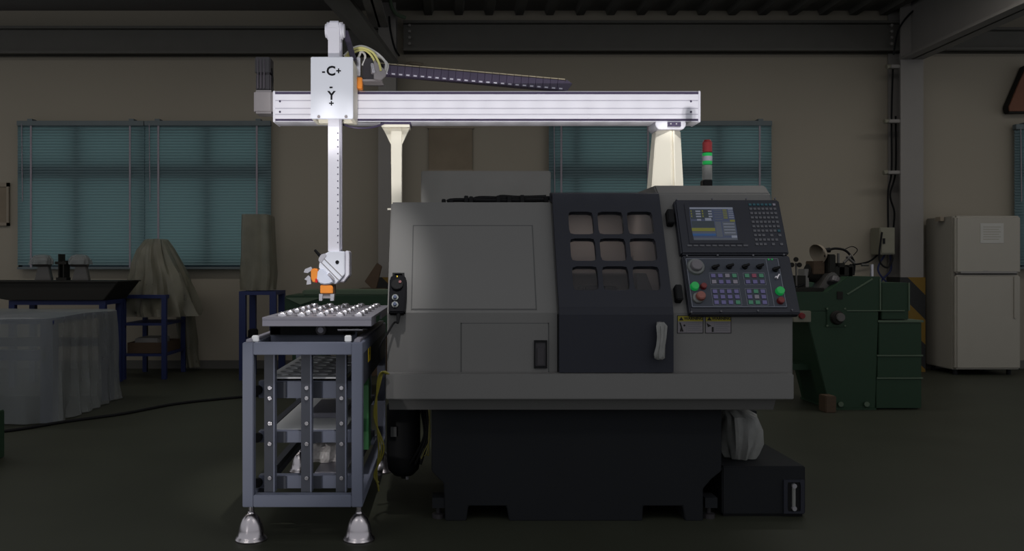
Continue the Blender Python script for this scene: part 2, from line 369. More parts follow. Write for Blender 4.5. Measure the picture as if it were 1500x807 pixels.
# windows and blinds
blind_lab = [['teal venetian blind over the left half of the wide left window', 'teal venetian blind behind the draped machine, right half of left window'],
             ['teal venetian blind directly behind the gantry right of the post', 'teal venetian blind behind the red and green signal tower'], ['teal venetian blind at the right edge above the refrigerator']]
for wi, (a, b, t, u) in enumerate(wins):
    x0, x1, z1, z0 = X(a, WD), X(b, WD), Z(t, WD), Z(u, WD)
    wn = thing('window_%d' % (wi + 1), ((x0 + x1) / 2, WD, z0), None, None)
    struct(wn, ['wide left window behind teal blinds', 'middle window behind the gantry', 'window at the right edge of the photo'][wi])
    y = WD - .02; fw = .05
    for q in ((x0, x1, z0, z0 + fw), (x0, x1, z1 - fw, z1), (x0, x0 + fw, z0, z1), (x1 - fw, x1, z0, z1)): B(q[0], q[1], y, y + .06, q[2], q[3]).build('frame_bar', 'win_frame', wn)
    ztr = Z(253, WD)
    B(x0 + fw, x1 - fw, y - .01, y + .06, ztr - .09, ztr + .09).build('transom', 'win_frame', wn)
    mull = [[116, 213, 306], [843, 965, 1050], [1560]][wi]
    for px in mull: B(X(px, WD) - .045, X(px, WD) + .045, y - .01, y + .06, z0, z1).build('mullion', 'win_frame', wn)
    ed = [x0 + fw] + [X(px, WD) for px in mull] + [x1 - fw]
    for i in range(len(ed) - 1):
        for (za, zb) in ((z0 + fw, ztr - .09), (ztr + .09, z1 - fw)):
            B(ed[i], ed[i + 1], y + .065, y + .075, za, zb).build('pane', 'daylight', wn)
    spans = [[(26, 211.6), (212.4, 397)], [(804, 966.6), (967.4, 1130)], [(1486, 1665)]][wi]
    for bi, (p, q) in enumerate(spans):
        bx0, bx1 = X(p, 10.36), X(q, 10.36); zt = Z(181, 10.36) if wi < 2 else Z(186, 10.36); zb = Z(392, 10.36)
        r = thing('venetian_blind', ((bx0 + bx1) / 2, 10.36, zb), blind_lab[wi][bi], 'window blind', 'teal venetian blinds along the back wall')
        B(bx0, bx1, 10.33, 10.40, zt - .03, zt + .03).build('headrail', 'blind_rail', r, bev=.004)
        for f in (.1, .9): B(bx0 + (bx1 - bx0) * f - .03, bx0 + (bx1 - bx0) * f + .03, 10.34, WD, zt + .03, zt + .055).build('mounting_bracket', 'blind_rail', r)
        B(bx0, bx1, 10.34, 10.38, zb - .02, zb + .01).build('bottom_rail', 'blind_rail', r, bev=.004)
        m = MB(); k = zb + .03
        while k < zt - .05:
            m.add([(bx0, 10.348, k), (bx1, 10.348, k), (bx1, 10.357, k + .019), (bx0, 10.357, k + .019), (bx1, 10.372, k + .043), (bx0, 10.372, k + .043)], [(0, 1, 2, 3), (3, 2, 4, 5)]); k += .034
        tag(m.build('slats', 'blind', r), None, None, None, 'stuff')
        n = (.11, .89) if wi < 2 else (.13, .9)
        for f in n:
            xx = bx0 + (bx1 - bx0) * f; B(xx - .011, xx + .011, 10.338, 10.344, zb, zt).build('ladder_tape', 'blind_cord', r)
        MB().cyl((bx0 + .06, 10.335, zt), (bx0 + .07, 10.335, zb + .8), .006, n=6).build('tilt_wand', 'blind_cord', r)

# ------------------------------------------------------------------ CNC lathe
XL, XR = -.305, 1.646; DF = 4.10; ZK = 1.027
vd = Vector((0, .28, .573)).normalized(); nd = Vector((0, -vd.z, vd.y))
SO = Vector((0, DF, ZK))
ST = Matrix(((1, 0, 0, 0), (0, vd.y, nd.y, DF), (0, vd.z, nd.z, ZK), (0, 0, 0, 1)))      # (u, v, w) on the sloping front
def S(u, v, wv=0): return ST @ Vector((u, v, wv))
def SP(px, py, wv=0):
    d = Vector(((px - PX) / F, 1, (PY - py) / F)); c = Vector((0, 0, H)); o = SO + nd * wv
    t = (o - c).dot(nd) / d.dot(nd); q = c + d * t - o; return q.x, q.dot(vd)
ln = thing('cnc_lathe', (.65, 4.7, 0), 'large grey turning machine with dark sliding door under the white gantry', 'lathe')
zt = 1.578
hl = MB().prism([(DF, .70), (DF, ZK), (4.37, zt), (5.3, zt), (5.3, .6), (4.2, .6)], XL, .52, 'x').build('headstock_housing', 'machine_grey', ln, bev=.008)
MB().prism([(DF, .70), (DF, ZK), (4.39, 1.625), (4.46, 1.672), (5.3, 1.672), (5.3, .6), (4.2, .6)], 1.062, XR, 'x').build('control_housing', 'machine_grey', ln, bev=.008)
m = MB().box(.52, 1.062, 5.06, 5.3, .6, 1.6); m.box(.52, 1.062, 4.44, 5.06, 1.585, 1.61); m.box(.52, 1.062, 4.16, 5.06, .6, .74)
m.build('frame_shell', 'machine_grey', ln)
m = MB().box(.52, 1.062, 5.04, 5.06, .74, 1.585); m.box(.52, .53, 4.22, 5.04, .74, 1.0); m.box(1.05, 1.062, 4.22, 5.04, .74, 1.0)
m.prism([(4.22, 1.0), (5.04, 1.0), (5.04, 1.585), (4.5, 1.585)], .52, .53, 'x'); m.prism([(4.22, 1.0), (5.04, 1.0), (5.04, 1.585), (4.5, 1.585)], 1.05, 1.062, 'x')
m.build('interior_liner', 'liner', ln)
area('work_light', (.79, 4.8, 1.57), .3, .06, .5)
# interior: chuck, turret, coolant pipe, slanted cover
MB().cyl((.532, 4.75, 1.0), (.66, 4.75, 1.0), .13, n=28).build('chuck', 'steel', ln, bev=.008)
tr = MB().box(.74, .93, 4.72, 4.98, .86, 1.14).build('turret', 'black', ln, bev=.01)
for k in range(4): MB().bar((.77 + k * .04, 4.70, 1.09), (.765 + k * .045, 4.66, .96), .018, .03).build('tool_holder', 'steel', tr)
MB().prism([(.955, .9), (1.045, .9), (1.045, 1.10), (1.0, 1.215), (.955, 1.215)], 4.36, 4.46).build('chip_cover', 'dark_metal', ln, bev=.004)
MB().tube([(.56, 4.6, 1.09), (.61, 4.6, 1.11), (.66, 4.6, 1.07), (.73, 4.58, .96)], .009).build('coolant_pipe', 'steel', ln)
B(.53, 1.05, 4.9, 5.03, 1.2, 1.32).build('interior_ledge', 'liner', ln, bev=.01)
# lip and sloped skirt, base casting
B(XL, 1.618, 4.02, 4.30, Z(585, 4.02), Z(548, 4.02)).build('drip_lip', 'machine_grey', ln, bev=.004)
MB().prism([(4.06, Z(585, 4.02)), (4.10, Z(600, 4.10)), (5.2, Z(600, 4.10)), (5.2, Z(585, 4.02))], XL + .01, 1.55, 'x').build('skirt', 'machine_grey', ln)
bp = [(632, 599), (632, 690), (640, 698), (650, 708), (652, 763), (683, 763), (686, 741), (742, 741), (746, 763), (941, 763), (942, 741), (1000, 741), (1004, 763), (1030, 763), (1030, 716), (1042, 702), (1057, 690), (1057, 599)]
MB().prism([(X(a, 4.19), max(0, Z(b, 4.19))) for a, b in bp], 4.19, 5.15).build('base', 'machine_base', ln, bev=.004)
for xp in (642, 1043):
    fx = X(xp, 4.19)
    f = MB().box(fx - .03, fx + .03, 4.2, 4.3, .06, .11).build('foot_bracket', 'machine_base', ln)
    MB().lathe([(.032, 0), (.032, .02), (.012, .025), (.012, .07)], (fx, 4.25, 0), 14).build('leveling_foot', 'dark_metal', f)
# scored lines of the covers on the sloping and vertical front
def frame_line(rect, T, name, mt, parent, t=.0035, wv=.0):
    u0, u1, v0, v1 = rect; m = MB(T)
    m.box(u0, u1, v0, v0 + t, wv, wv + .0015); m.box(u0, u1, v1 - t, v1, wv, wv + .0015); m.box(u0, u0 + t, v0, v1, wv, wv + .0015); m.box(u1 - t, u1, v0, v1, wv, wv + .0015)
    return m.build(name, mt, parent)
u0, v1 = SP(606, 331); u1, v0 = SP(785, 453)
cv = MB(ST).box(u0, u1, v0, v1, -.002, .003).build('headstock_cover', 'machine_grey', ln, bev=.002)
frame_line((u0 - .004, u1 + .004, v0 - .004, v1 + .004), ST, 'cover_seam', 'machine_line', cv, .004)
VT = Matrix(((1, 0, 0, 0), (0, 0, -1, DF), (0, 1, 0, 0), (0, 0, 0, 1)))                    # (x, z, out) on the vertical front
r = (X(676, DF), X(803, DF), Z(547, DF), Z(474, DF))
sd = MB(VT).box(r[0], r[1], r[2], r[3], -.002, .006).build('service_door', 'machine_grey', ln, bev=.002)
frame_line((r[0] - .004, r[1] + .004, r[2] - .004, r[3] + .004), VT, 'door_seam', 'machine_line', sd, .005)
h = (X(782, DF), X(801, DF), Z(539, DF), Z(498, DF))
hd = MB(VT).box(*h, .006, .009).build('handle_plate', 'dark_metal', sd)
MB(VT).holed(h, (h[0] + .006, h[1] - .006, h[2] + .01, h[3] - .01), .006, .009, .016).build('handle_rim', 'black', sd)
MB(VT).box(h[0] + .014, h[1] - .014, h[2] + .014, h[2] + .1, .009, .015).build('latch', 'dark_metal', sd, bev=.002)
# sliding door with nine panes
dw0, dw1 = .012, .045
dr = thing('sliding_door', (.79, 4.1, .75), None, None); dr.parent = ln; dr.location = Vector((.79, 4.1, .75)) - wl[ln]
DL, DR = .517, 1.06
cols_ = [(832, 868), (874.5, 911.5), (917.5, 955)]; rows_ = [(310, 343), (349, 382), (390, 425)]
hs = []
for (a, b), (t, u) in [(c_, r_) for r_ in rows_ for c_ in cols_]:
    pass
uu = [(SP(c_[0], 310, dw1)[0], SP(c_[1], 310, dw1)[0]) for c_ in cols_]; vv = [(SP(850, r_[1], dw1)[1], SP(850, r_[0], dw1)[1]) for r_ in rows_]
vtop = SP(850, 284, dw1)[1]; ub = [DL, (uu[0][1] + uu[1][0]) / 2, (uu[1][1] + uu[2][0]) / 2, DR]
vb = [vtop, (vv[0][0] + vv[1][1]) / 2, (vv[1][0] + vv[2][1]) / 2, 0.01]
m = MB(ST)
for i in range(3):
    for j in range(3): m.holed((ub[i], ub[i + 1], vb[j + 1], vb[j]), (uu[i][0], uu[i][1], vv[j][0], vv[j][1]), .018, dw0, dw1, 24)
m.T = None
e0 = S(0, .012, dw0); e1 = S(0, .012, dw1)
m.prism([(e1.y, e1.z), (e0.y, e0.z), (DF - .012, .745), (DF - .045, .745), (DF - .045, 1.02)], DL, DR, 'x')
t0 = S(0, vtop, dw1); m.prism([(t0.y, t0.z), (t0.y + .06, t0.z + .012), (t0.y + .12, t0.z + .012), (t0.y + .12, t0.z - .02), (t0.y + .02, t0.z - .04)], DL, DR, 'x')
m.build('door_leaf', 'machine_dark', dr)
for i in range(3):
    for j in range(3): MB(ST).box(uu[i][0] - .004, uu[i][1] + .004, vv[j][0] - .004, vv[j][1] + .004, dw0 + .010, dw0 + .014).build('window_pane', 'pane', dr)
hx = X(967, 4.03); hz0, hz1 = Z(524, 4.03), Z(474, 4.03)
hn = MB().tube([(hx, DF - .045, hz0), (hx, DF - .085, hz0 + .01), (hx, DF - .085, hz1 - .01), (hx, DF - .045, hz1)], .009, smooth=False).build('pull_handle', 'steel', dr)
MB().drape([(hz1 + .008, hx, DF - .08, .012, .015), (hz1 - .01, hx + .004, DF - .08, .022, .02), (hz1 - .06, hx + .004, DF - .08, .018, .02), (hz1 - .10, hx, DF - .08, .019, .02), (hz0 + .02, hx - .006, DF - .08, .026, .022), (hz0, hx - .004, DF - .08, .024, .02), (hz0 - .008, hx - .006, DF - .08, .012, .012)], 20, 2, .004, 5, 3, grow=False).build('handle_wrapping', 'wrap', dr, smooth=True)
dr2 = B(DL - .004, DL, DF - .02, DF + .0, .745, 1.02).build('door_seal', 'black', dr)
# operator panel: monitor unit and button unit
cp = thing('control_panel', (1.3, 4.1, 1.05), None, None); cp.parent = ln; cp.location = Vector((1.3, 4.1, 1.05)) - wl[ln]
wq = .05
ua, va = SP(985, 292, wq); ub1, vb1 = SP(1150, 373, wq); uc, vc_ = SP(1003, 373, wq); ud, ve = SP(1166, 456, wq); uf, vf = SP(1008, 459, wq)
UL = (ua + uc + uf) / 3; UR = max(ub1, ud, SP(1141, 292, wq)[0]); pass
MB(ST).box(UL, UR, vb1 + .004, va, 0, wq).build('monitor_housing', 'panel_dark', cp, bev=.008)
MB(ST).box(UL + .004, UR, vf, vb1 - .002, 0, wq - .004).build('button_housing', 'panel_dark', cp, bev=.006)
def UV(px, py, wv=wq): return SP(px, py, wv)
def quad(px0, py0, px1, py1, wa, wb, mt, name, parent=cp, bev=0):
    (a0, b1), (a1, b0) = UV(px0, py0, wb), UV(px1, py1, wb); a1b = a1
    return MB(ST).box(a0, a1, b0, b1, wa, wb).build(name, mt, parent, bev=bev)
# monitor bezel + screen
s0 = UV(1008.5, 304); s1 = UV(1083, 352)
sc0, sc1, sv1, sv0 = s0[0], s1[0] - .004, s0[1], s1[1]
MB(ST).holed((sc0 - .02, sc1 + .02, sv0 - .02, sv1 + .02), (sc0, sc1, sv0, sv1), .004, wq, wq + .004).build('screen_bezel', 'panel_dark', cp)
MB(ST).box(sc0, sc1, sv0, sv1, wq - .002, wq + .001).build('screen', 'screen_glass', cp)
sw, sh = sc1 - sc0, sv1 - sv0
g = MB(ST); gm = ['screen_grey', 'screen_dim', 'screen_yellow', 'screen_blue', 'screen_white']
def gr(a, b, c, d, k): g.cur = k; g.box(sc0 + a * sw, sc0 + b * sw, sv1 - d * sh, sv1 - c * sh, wq + .001, wq + .0018 + .0002 * k)
gr(0, 1, .0, .05, 4); gr(.02, .5, .06, .36, 1); gr(.02, .52, .42, .62, 1)
gr(.0, .52, .63, .73, 2); gr(0, .52, .76, .8, 0); gr(0, .52, .80, .87, 3); gr(0, 1, .93, 1, 0)
for k in range(3): gr(.03, .055, .09 + .08 * k, .14 + .08 * k, 2); gr(.28, .31, .09 + .08 * k, .14 + .08 * k, 2)
for k in range(3): gr(.14, .25, .10 + .08 * k, .145 + .08 * k, 4); gr(.42, .5, .1 + .08 * k, .145 + .08 * k, 4)
gr(.15, .24, .36, .41, 4); gr(.33, .47, .33, .41, 4)
for k in range(5): gr(.55, .72, .08 + .07 * k, .105 + .07 * k, 0); gr(.75, .84, .07 + .06 * k, .10 + .06 * k, 2); gr(.87, .98, .07 + .06 * k, .09 + .06 * k, 4)
gr(.88, .99, .38, .44, 2); gr(.54, .67, .44, .9, 0); gr(.70, .98, .44, .86, 0)
for k in range(4): gr(.72, .96, .5 + .09 * k, .52 + .09 * k, 4)
gr(.86, .98, .86, .93, 4)
g.build('screen_graphics', gm, cp)
km, _ = MB(ST).box(-.0085, .0085, -.0055, .0055, 0, .004).mesh('key', 'key_grey'); 
def kmesh(mt, a, b): return MB(ST).box(-a, a, -b, b, -.002, .002).mesh('key', mt)[0]
kg, kt, kw_ = [kmesh(n_, .0068, .0062) for n_ in ('key_grey', 'key_teal', 'key_white')]
(k00, l00) = UV(1098.5, 300); (k10, _) = UV(1133.5, 300); lbot = UV(1144, 358)[1]
for rr in range(10):
    for cc in range(7):
        if rr == 7 and cc in (3, 5) or rr == 8 and cc == 6 or rr == 9 and cc in (3, 5): continue
        u = k00 + (k10 - k00) * cc / 6; v = l00 + (lbot - l00) * rr / 9
        put('key', kt if rr == 0 and cc < 6 or rr == 6 and cc == 6 else kw_ if rr == 0 else kg, S(u, v, wq + .002), cp)
kf = kmesh('key_grey', .011, .004); (fa, fv) = UV(1010, 360); (fb, _) = UV(1092, 359)
for k in range(10): put('soft_key', kf, S(fa + (fb - fa) * k / 9, fv, wq + .002), cp)
# button unit: face, border, dials, keys
f0 = UV(1003, 377); f1 = UV(1158, 451); fl = UV(1010, 451)[0]
FL, FR, FB_, FT = (f0[0] + fl) / 2 + .004, f1[0] - .012, f1[1], f0[1] - .002
MB(ST).box(FL, FR, FB_, FT, wq - .006, wq).build('button_plate', 'panel_face', cp, bev=.004)
frame_line((FL + .004, FR - .004, FB_ + .004, FT - .004), ST, 'plate_border', 'panel_line', cp, .003, wq)
sx = UV(1125, 400)[0]; MB(ST).box(sx, sx + .0025, FB_ + .004, FT - .004, wq, wq + .0015).build('plate_divider', 'panel_line', cp)
def knob(px, py, r, h, mt, name, n=20, r1=None):
    u, v = UV(px, py); return MB().cyl(S(u, v, wq - .002), S(u, v, wq + h), r, r1 or r * .85, n).build(name, mt, cp, bev=.002, smooth=True)
kb = knob(1019, 391, .046, .012, 'knob_silver', 'handwheel'); u, v = UV(1019, 391); MB().cyl(S(u, v, wq + .012), S(u, v, wq + .03), .03, .026, 24).build('handwheel_hub', 'label_paper', kb, bev=.002, smooth=True)
knob(1017, 420, .022, .02, 'lamp_green', 'start_button'); knob(1030, 420, .016, .02, 'lamp_red', 'stop_button')
es = knob(1022, 437, .03, .014, 'knob_silver', 'emergency_stop_guard'); u, v = UV(1025, 436); MB().cyl(S(u, v, wq + .014), S(u, v, wq + .035), .024, .02, 20).build('emergency_stop_cap', 'estop', es, bev=.003, smooth=True)
for px, py in ((1047, 392), (1068, 391), (1091, 391), (1112, 391), (1135.5, 395)):
    k = knob(px, py, .014, .01, 'black', 'selector_dial', 14); u, v = UV(px, py); MB(ST).bar((u - .018, v - .006, wq + .016), (u + .018, v + .006, wq + .016), .01, .012).build('selector_lever', 'black', k)
u, v = UV(1137, 407); k = knob(1137, 407, .01, .008, 'steel', 'key_switch', 12); MB(ST).bar((u - .004, v - .008, wq + .014), (u + .012, v + .012, wq + .016), .006, .006).build('switch_key', 'steel', k)
knob(1142, 427, .022, .02, 'lamp_green', 'start_button'); knob(1143, 441, .018, .02, 'lamp_red', 'stop_button')
kv, kvg, kvr, kvw = [kmesh(n_, .0105, .0095) for n_ in ('key_violet', 'key_green', 'key_red', 'key_white')]
def kblock(px0, py0, px1, py1, nc, nr, special):
    a, t = UV(px0, py0); b, u_ = UV(px1, py1)
    frame_line((a - .018, b + .018, u_ - .016, t + .016), ST, 'key_block_border', 'panel_line', cp, .0018, wq)
    for i in range(nc):
        for j in range(nr): put('push_key', special.get((i, j), kv), S(a + (b - a) * i / max(1, nc - 1), t + (u_ - t) * j / max(1, nr - 1), wq + .002), cp)
kblock(1044.5, 404, 1077, 413, 4, 2, {(3, 0): kvg, (2, 0): kvw, (0, 1): kvw, (3, 1): kvw})
kblock(1094, 404, 1116.5, 413, 3, 2, {(0, 0): kvg, (1, 0): kvr, (2, 0): kvg})
kblock(1047, 427, 1081, 443, 4, 3, {(3, 2): kvg})
kblock(1097, 427, 1120, 443, 3, 3, {(1, 0): kvg, (1, 1): kvw, (0, 2): kvg, (1, 2): kvg})
for k in range(2): u, v = UV(1124.5 + k * 5, 379); MB(ST).box(u, u + .007, v - .008, v, wq, wq + .003).build('indicator_light', 'lamp_green', cp)
for px, py in ((981, 320), (993, 431)):
    u, v = SP(px, py, .02); MB(ST).box(u - .016, u + .016, v - .04, v + .04, 0, .05).build('panel_hinge', 'black', cp, bev=.004)
for (px, py) in ((991, 291), (1043, 290), (1093, 290), (1135, 290), (1006, 374), (1051, 373), (1103, 373), (1148, 372), (1008, 456), (1056, 455), (1110, 454), (1160, 453)):
    u, v = UV(px, py); u = max(UL + .01, min(UR - .01, u)); MB().cyl(S(u, v - .004, wq - .004), S(u, v - .004, wq + .004), .0045, n=8).build('panel_screw', 'key_grey', cp)
# warning labels with pictograms
for i, (a, b) in enumerate(((992, 1030), (1033, 1071))):
    x0, x1, z0, z1 = X(a, DF), X(b, DF), Z(488, DF), Z(462, DF)
    lb = MB(VT).box(x0, x1, z0, z1, 0, .0016).build('warning_label', 'label_paper', ln)
    MB(VT).box(x0 + .002, x1 - .002, z1 - .028, z1 - .002, .0016, .0022).build('yellow_header', 'label_yellow', lb)
    frame_line((x0, x1, z0, z1), VT, 'label_border', 'print_dark', lb, .0022, .0016)
    text('warning_text', 'WARNING', .019, VT @ Matrix.Translation((x0 + .078, z1 - .015, .0025)), 'print_dark', lb)
    MB(VT).prism([(x0 + .008, z1 - .024), (x0 + .03, z1 - .024), (x0 + .019, z1 - .006)], .0022, .0028, 'z').build('warning_triangle', 'print_dark', lb)
    g = MB(VT); g.box(x0 + .044, x0 + .0455, z0 + .004, z1 - .03, .0016, .002)
    for k in range(5): g.box(x0 + .05, x1 - .008 - .01 * (k % 2), z1 - .037 - k * .009, z1 - .0345 - k * .009, .0016, .002)
    g.build('label_print', 'key_grey', lb)
    g = MB(VT)
    if i == 0: g.prism([(x0 + .01, z1 - .034), (x0 + .016, z1 - .034), (x0 + .03, z0 + .008), (x0 + .022, z0 + .008), (x0 + .016, z1 - .055)], .0016, .0024, 'z'); g.prism([(x0 + .012, z0 + .008), (x0 + .02, z0 + .008), (x0 + .018, z1 - .05)], .0016, .0024, 'z'); g.cyl((x0 + .034, z1 - .048, .0016), (x0 + .034, z1 - .048, .0024), .005, n=10)
    else: g.prism([(x0 + .006, z1 - .036), (x0 + .03, z1 - .05), (x0 + .012, z1 - .056)], .0016, .0024, 'z'); g.box(x0 + .031, x0 + .04, z0 + .006, z0 + .03, .0016, .0024)
    g.build('pictogram', 'print_dark', lb)
# pneumatic hoses and fittings on the roof of the headstock, rear housing
B(X(617, 5.35), X(806, 5.35), 5.32, 5.7, .62, Z(251, 5.35)).build('rear_cabinet', 'cabinet_grey', ln, bev=.006)
for k, (a, b, c, h_) in enumerate(((655, 800, 293, .012), (690, 806, 290, .012), (720, 800, 287.5, .008))):
    d = 4.46 + .04 * k; MB().tube([P(a, 296, d), P(a + 12, c, d), P((a + b) / 2, c + 1, d), P(b, c, d)], h_ * .9).build('air_hose', 'rubber', ln)
for px, py in ((650, 295), (661, 295.5), (683, 290), (690, 291), (730, 290), (746, 290), (765, 289), (800, 291)):
    p = P(px, py, 4.45); MB().box(p.x - .011, p.x + .011, 4.44, 4.5, zt, p.z + .012).build('hose_fitting', 'black', ln, bev=.003)
# left: dark accumulator cylinder beneath the lip
q = P(591, 600, 4.45); ac = MB().lathe([(.012, -.40), (.012, -.385), (.05, -.38), (.08, -.35), (.088, -.30), (.088, -.02), (.07, 0), (.04, .02)], (q.x, 4.45, .545), 28).build('oil_cylinder', 'black', ln, smooth=True)
MB().cyl((q.x + .02, 4.45, .14), (q.x + .02, 4.45, .17), .01, n=8).build('drain_plug', 'steel', ac)
MB().box(q.x - .06, q.x - .03, 4.355, 4.364, .38, .43).build('nameplate', 'machine_line', ac)
for k in range(3): MB().tube([P(617 + k * 4, 600, 4.4), P(622 + k * 3, 635, 4.38), P(612 + k * 5, 660, 4.36), P(600 + k * 8, 680, 4.36)], .007).build('hydraulic_hose', 'rubber', ln)
for k in range(3): MB().tube([P(628 + k, 600, 4.35), P(630 - k, 640, 4.35), P(622 + k * 3, 660 + k * 3, 4.35), P(617 + k * 4, 672 - k * 4, 4.35)], .003, 6).build('loose_wire', 'wire_yg', ln)

# pendant hanging on the front left corner
pn = thing('handheld_pendant', S(-.27, .05, .02), 'black handheld pulse pendant hanging at the front left corner of the machine', 'remote control')
u0, v1 = SP(571, 403, .05); u1, v0 = SP(595, 458, .05)
um = (u0 + u1) / 2
body = MB(ST).prism([(u0, v0), (u1 - .006, v0), (u1, v1 - .09), (u1 - .002, v1 - .02), (u1 - .016, v1), (u0 + .012, v1), (u0, v1 - .02)], .012, .055, 'z').build('body', 'black_gloss', pn, bev=.006)
MB(ST).holed((u0 + .012, u1 - .014, v1 - .008, v1 + .018), (u0 + .02, u1 - .022, v1 - .002, v1 + .012), .004, .02, .04).build('hanging_loop', 'black', pn)
MB().cyl(S(um - .004, v1 - .055, .055), S(um - .004, v1 - .055, .068), .03, .027, 28).build('pulse_dial', 'black', pn, bev=.002)
MB().cyl(S(um + .01, v1 - .045, .068), S(um + .01, v1 - .045, .073), .007, n=12).build('dial_spinner', 'lamp_red', pn)
MB(ST).box(um - .008, um - .003, v1 - .014, v1 - .006, .055, .058).build('indicator_light', 'sticker', pn)
for k in (.03, .067):
    MB().cyl(S(um - .012, v0 + k + .008, .055), S(um - .012, v0 + k + .008, .064), .017, .015, 18).build('selector_ring', 'knob_silver', pn, bev=.002)
    MB().cyl(S(um - .012, v0 + k + .008, .064), S(um - .012, v0 + k + .008, .072), .009, .008, 14).build('selector_cap', 'cap_blue', pn)
MB().cyl(S(um + .005, v0 + .002, .035), S(um + .002, v0 - .045, .03), .012, .006, 12).build('strain_relief', 'rubber', pn)
MB().tube([S(um + .002, v0 - .044, .03), Vector((-.27, 4.07, .98)), Vector((-.30, 4.05, .93)), Vector((-.335, 4.05, .87)), Vector((-.34, 4.1, .80))], .005).build('cord', 'rubber', pn)

# signal tower
d = 4.6; sx = X(1036, d)
sl = thing('signal_tower', (sx, d, Z(270, d)), 'signal tower light with red and glowing green sections on the machine roof', 'signal light')
zz = lambda y: Z(y, d)
B(sx - .03, sx + .02, d - .03, d + .03, 1.673, zz(264)).build('foot', 'black', sl, bev=.004)
for a, b, mt, nm in ((264, 241, 'stack_grey', 'lower_section'), (241, 223, 'lamp_green', 'green_lens'), (223, 207, 'lamp_red', 'red_lens')):
    MB().cyl((sx, d, zz(a)), (sx, d, zz(b) - .004), .026, n=20).build(nm, mt, sl, bev=.002, smooth=True)
MB().cyl((sx, d, zz(236)), (sx, d, zz(229)), .0268, n=20).build('lit_band', 'key_white', sl, smooth=True)
MB().cyl((sx, d, zz(207) - .004), (sx, d, zz(205)), .024, .018, 20).build('cap', 'lamp_red', sl)

# coolant tank and wrapped pump
tk = thing('coolant_tank', (1.56, 4.55, 0), 'low dark coolant tank on the floor at the right of the lathe base', 'tank')
B(X(1058, 4.256), X(1180, 4.256), 4.256, 4.9, .012, Z(683, 4.256)).build('body', 'machine_base', tk, bev=.006)
B(X(1058, 4.256) + .01, X(1180, 4.256) - .01, 4.27, 4.9, 0, .012).build('plinth', 'black', tk)
g0, g1, z0, z1 = X(1147, 4.256), X(1177, 4.256), Z(754, 4.256), Z(702, 4.256)
MB().holed((g0, g1, z0, z1), (g0 + .014, g1 - .014, z0 + .012, z1 - .01), .004, 0, .012).T
gp = MB(Matrix(((1, 0, 0, 0), (0, 0, -1, 4.256), (0, 1, 0, 0), (0, 0, 0, 1)))).holed((g0, g1, max(z0, .02), z1), (g0 + .018, g1 - .018, .03, z1 - .012), .004, 0, .012).build('gauge_plate', 'machine_dark', tk)
gx = (g0 + g1) / 2
B(g0 + .016, g1 - .016, 4.252, 4.257, .03, z1 - .012).build('gauge_shade_backing', 'black', gp)  # black backing stands in for the shade inside the gauge opening
MB().cyl((gx, 4.25, z0 + .045), (gx, 4.25, z1 - .04), .009, n=12).build('level_tube', 'stack_grey', gp)
for zq in (z0 + .035, z1 - .03): MB().cyl((gx, 4.256, zq), (gx, 4.238, zq), .012, n=12).build('gauge_bolt', 'steel', gp)
B(X(1060, 4.7), X(1105, 4.7), 4.66, 4.72, .252, Z(600, 4.7)).build('pump_bracket', 'machine_base', tk, bev=.003)
pm = thing('wrapped_pump', (X(1087, 4.45), 4.45, .255), 'coolant pump wrapped in a crumpled clear plastic bag on the tank', 'pump')
cx = X(1084, 4.45); MB().cyl((cx, 4.48, .255), (cx, 4.48, .46), .07, .06, 20).build('motor', 'machine_line', pm, bev=.01)
MB().drape([(.505, cx - .03, 4.46, .03, .03), (.50, cx - .03, 4.46, .06, .05), (.47, cx, 4.46, .085, .085), (.40, cx + .01, 4.46, .098, .095), (.33, cx + .01, 4.46, .095, .095), (.28, cx, 4.46, .08, .09), (.256, cx, 4.46, .07, .08)], 44, 2.3, .010, 8, 5, grow=False).build('plastic_wrap', 'wrap', pm, smooth=True)

# ------------------------------------------------------------------ gantry loader
gt = thing('gantry_loader', (.2, 5.0, 1.58), 'bright white gantry loader robot with long beam above the lathe', 'gantry robot')
BD = 4.95; bx0, bx1 = X(400, BD), X(1026, BD); bt, bb = Z(134, BD), Z(178, BD)
hh = bt - bb; gro = lambda f: bt - f * hh
prof = [(BD, bt - .012)]
for f in (.30, .56, .76):
    zc = gro(f); prof += [(BD, zc + .003), (BD + .005, zc + .003), (BD + .005, zc - .003), (BD, zc - .003)]
prof += [(BD, bb + .02), (BD + .004, bb + .012), (BD + .004, bb), (BD + .16, bb), (BD + .16, bt), (BD + .006, bt), (BD + .006, bt - .012)]
bm_ = MB().prism(prof, bx0 + .012, bx1 - .012, 'x').build('beam', 'aluminium_white', gt)
for f in (.30, .56, .76): B(bx0 + .012, bx1 - .012, BD + .0025, BD + .0052, gro(f) - .0028, gro(f) + .0028).build('groove', 'groove', bm_)
B(bx0 + .012, bx1 - .012, BD - .001, BD + .02, bt - .016, bt - .002).build('upper_strip', 'strip_dark', bm_)
B(bx0 + .012, bx1 - .012, BD + .001, BD + .02, bb + .004, bb + .016).build('lower_strip', 'strip_dark', bm_)
B(bx0 + .012, bx1 - .012, BD + .02, BD + .05, bt, bt + .006).build('guide_rail', 'bright_steel', bm_)
for (a, b) in ((bx0, bx0 + .013), (bx1 - .013, bx1)): B(a, b, BD - .004, BD + .165, bb - .004, bt + .004).build('end_cap', 'aluminium_white', gt, bev=.003)
for xx in (bx0 + .04, bx1 - .055):
    for f in (.33, .68): MB().cyl((xx, BD + .002, gro(f)), (xx, BD - .003, gro(f)), .006, n=10).build('screw', 'strip_dark', bm_)
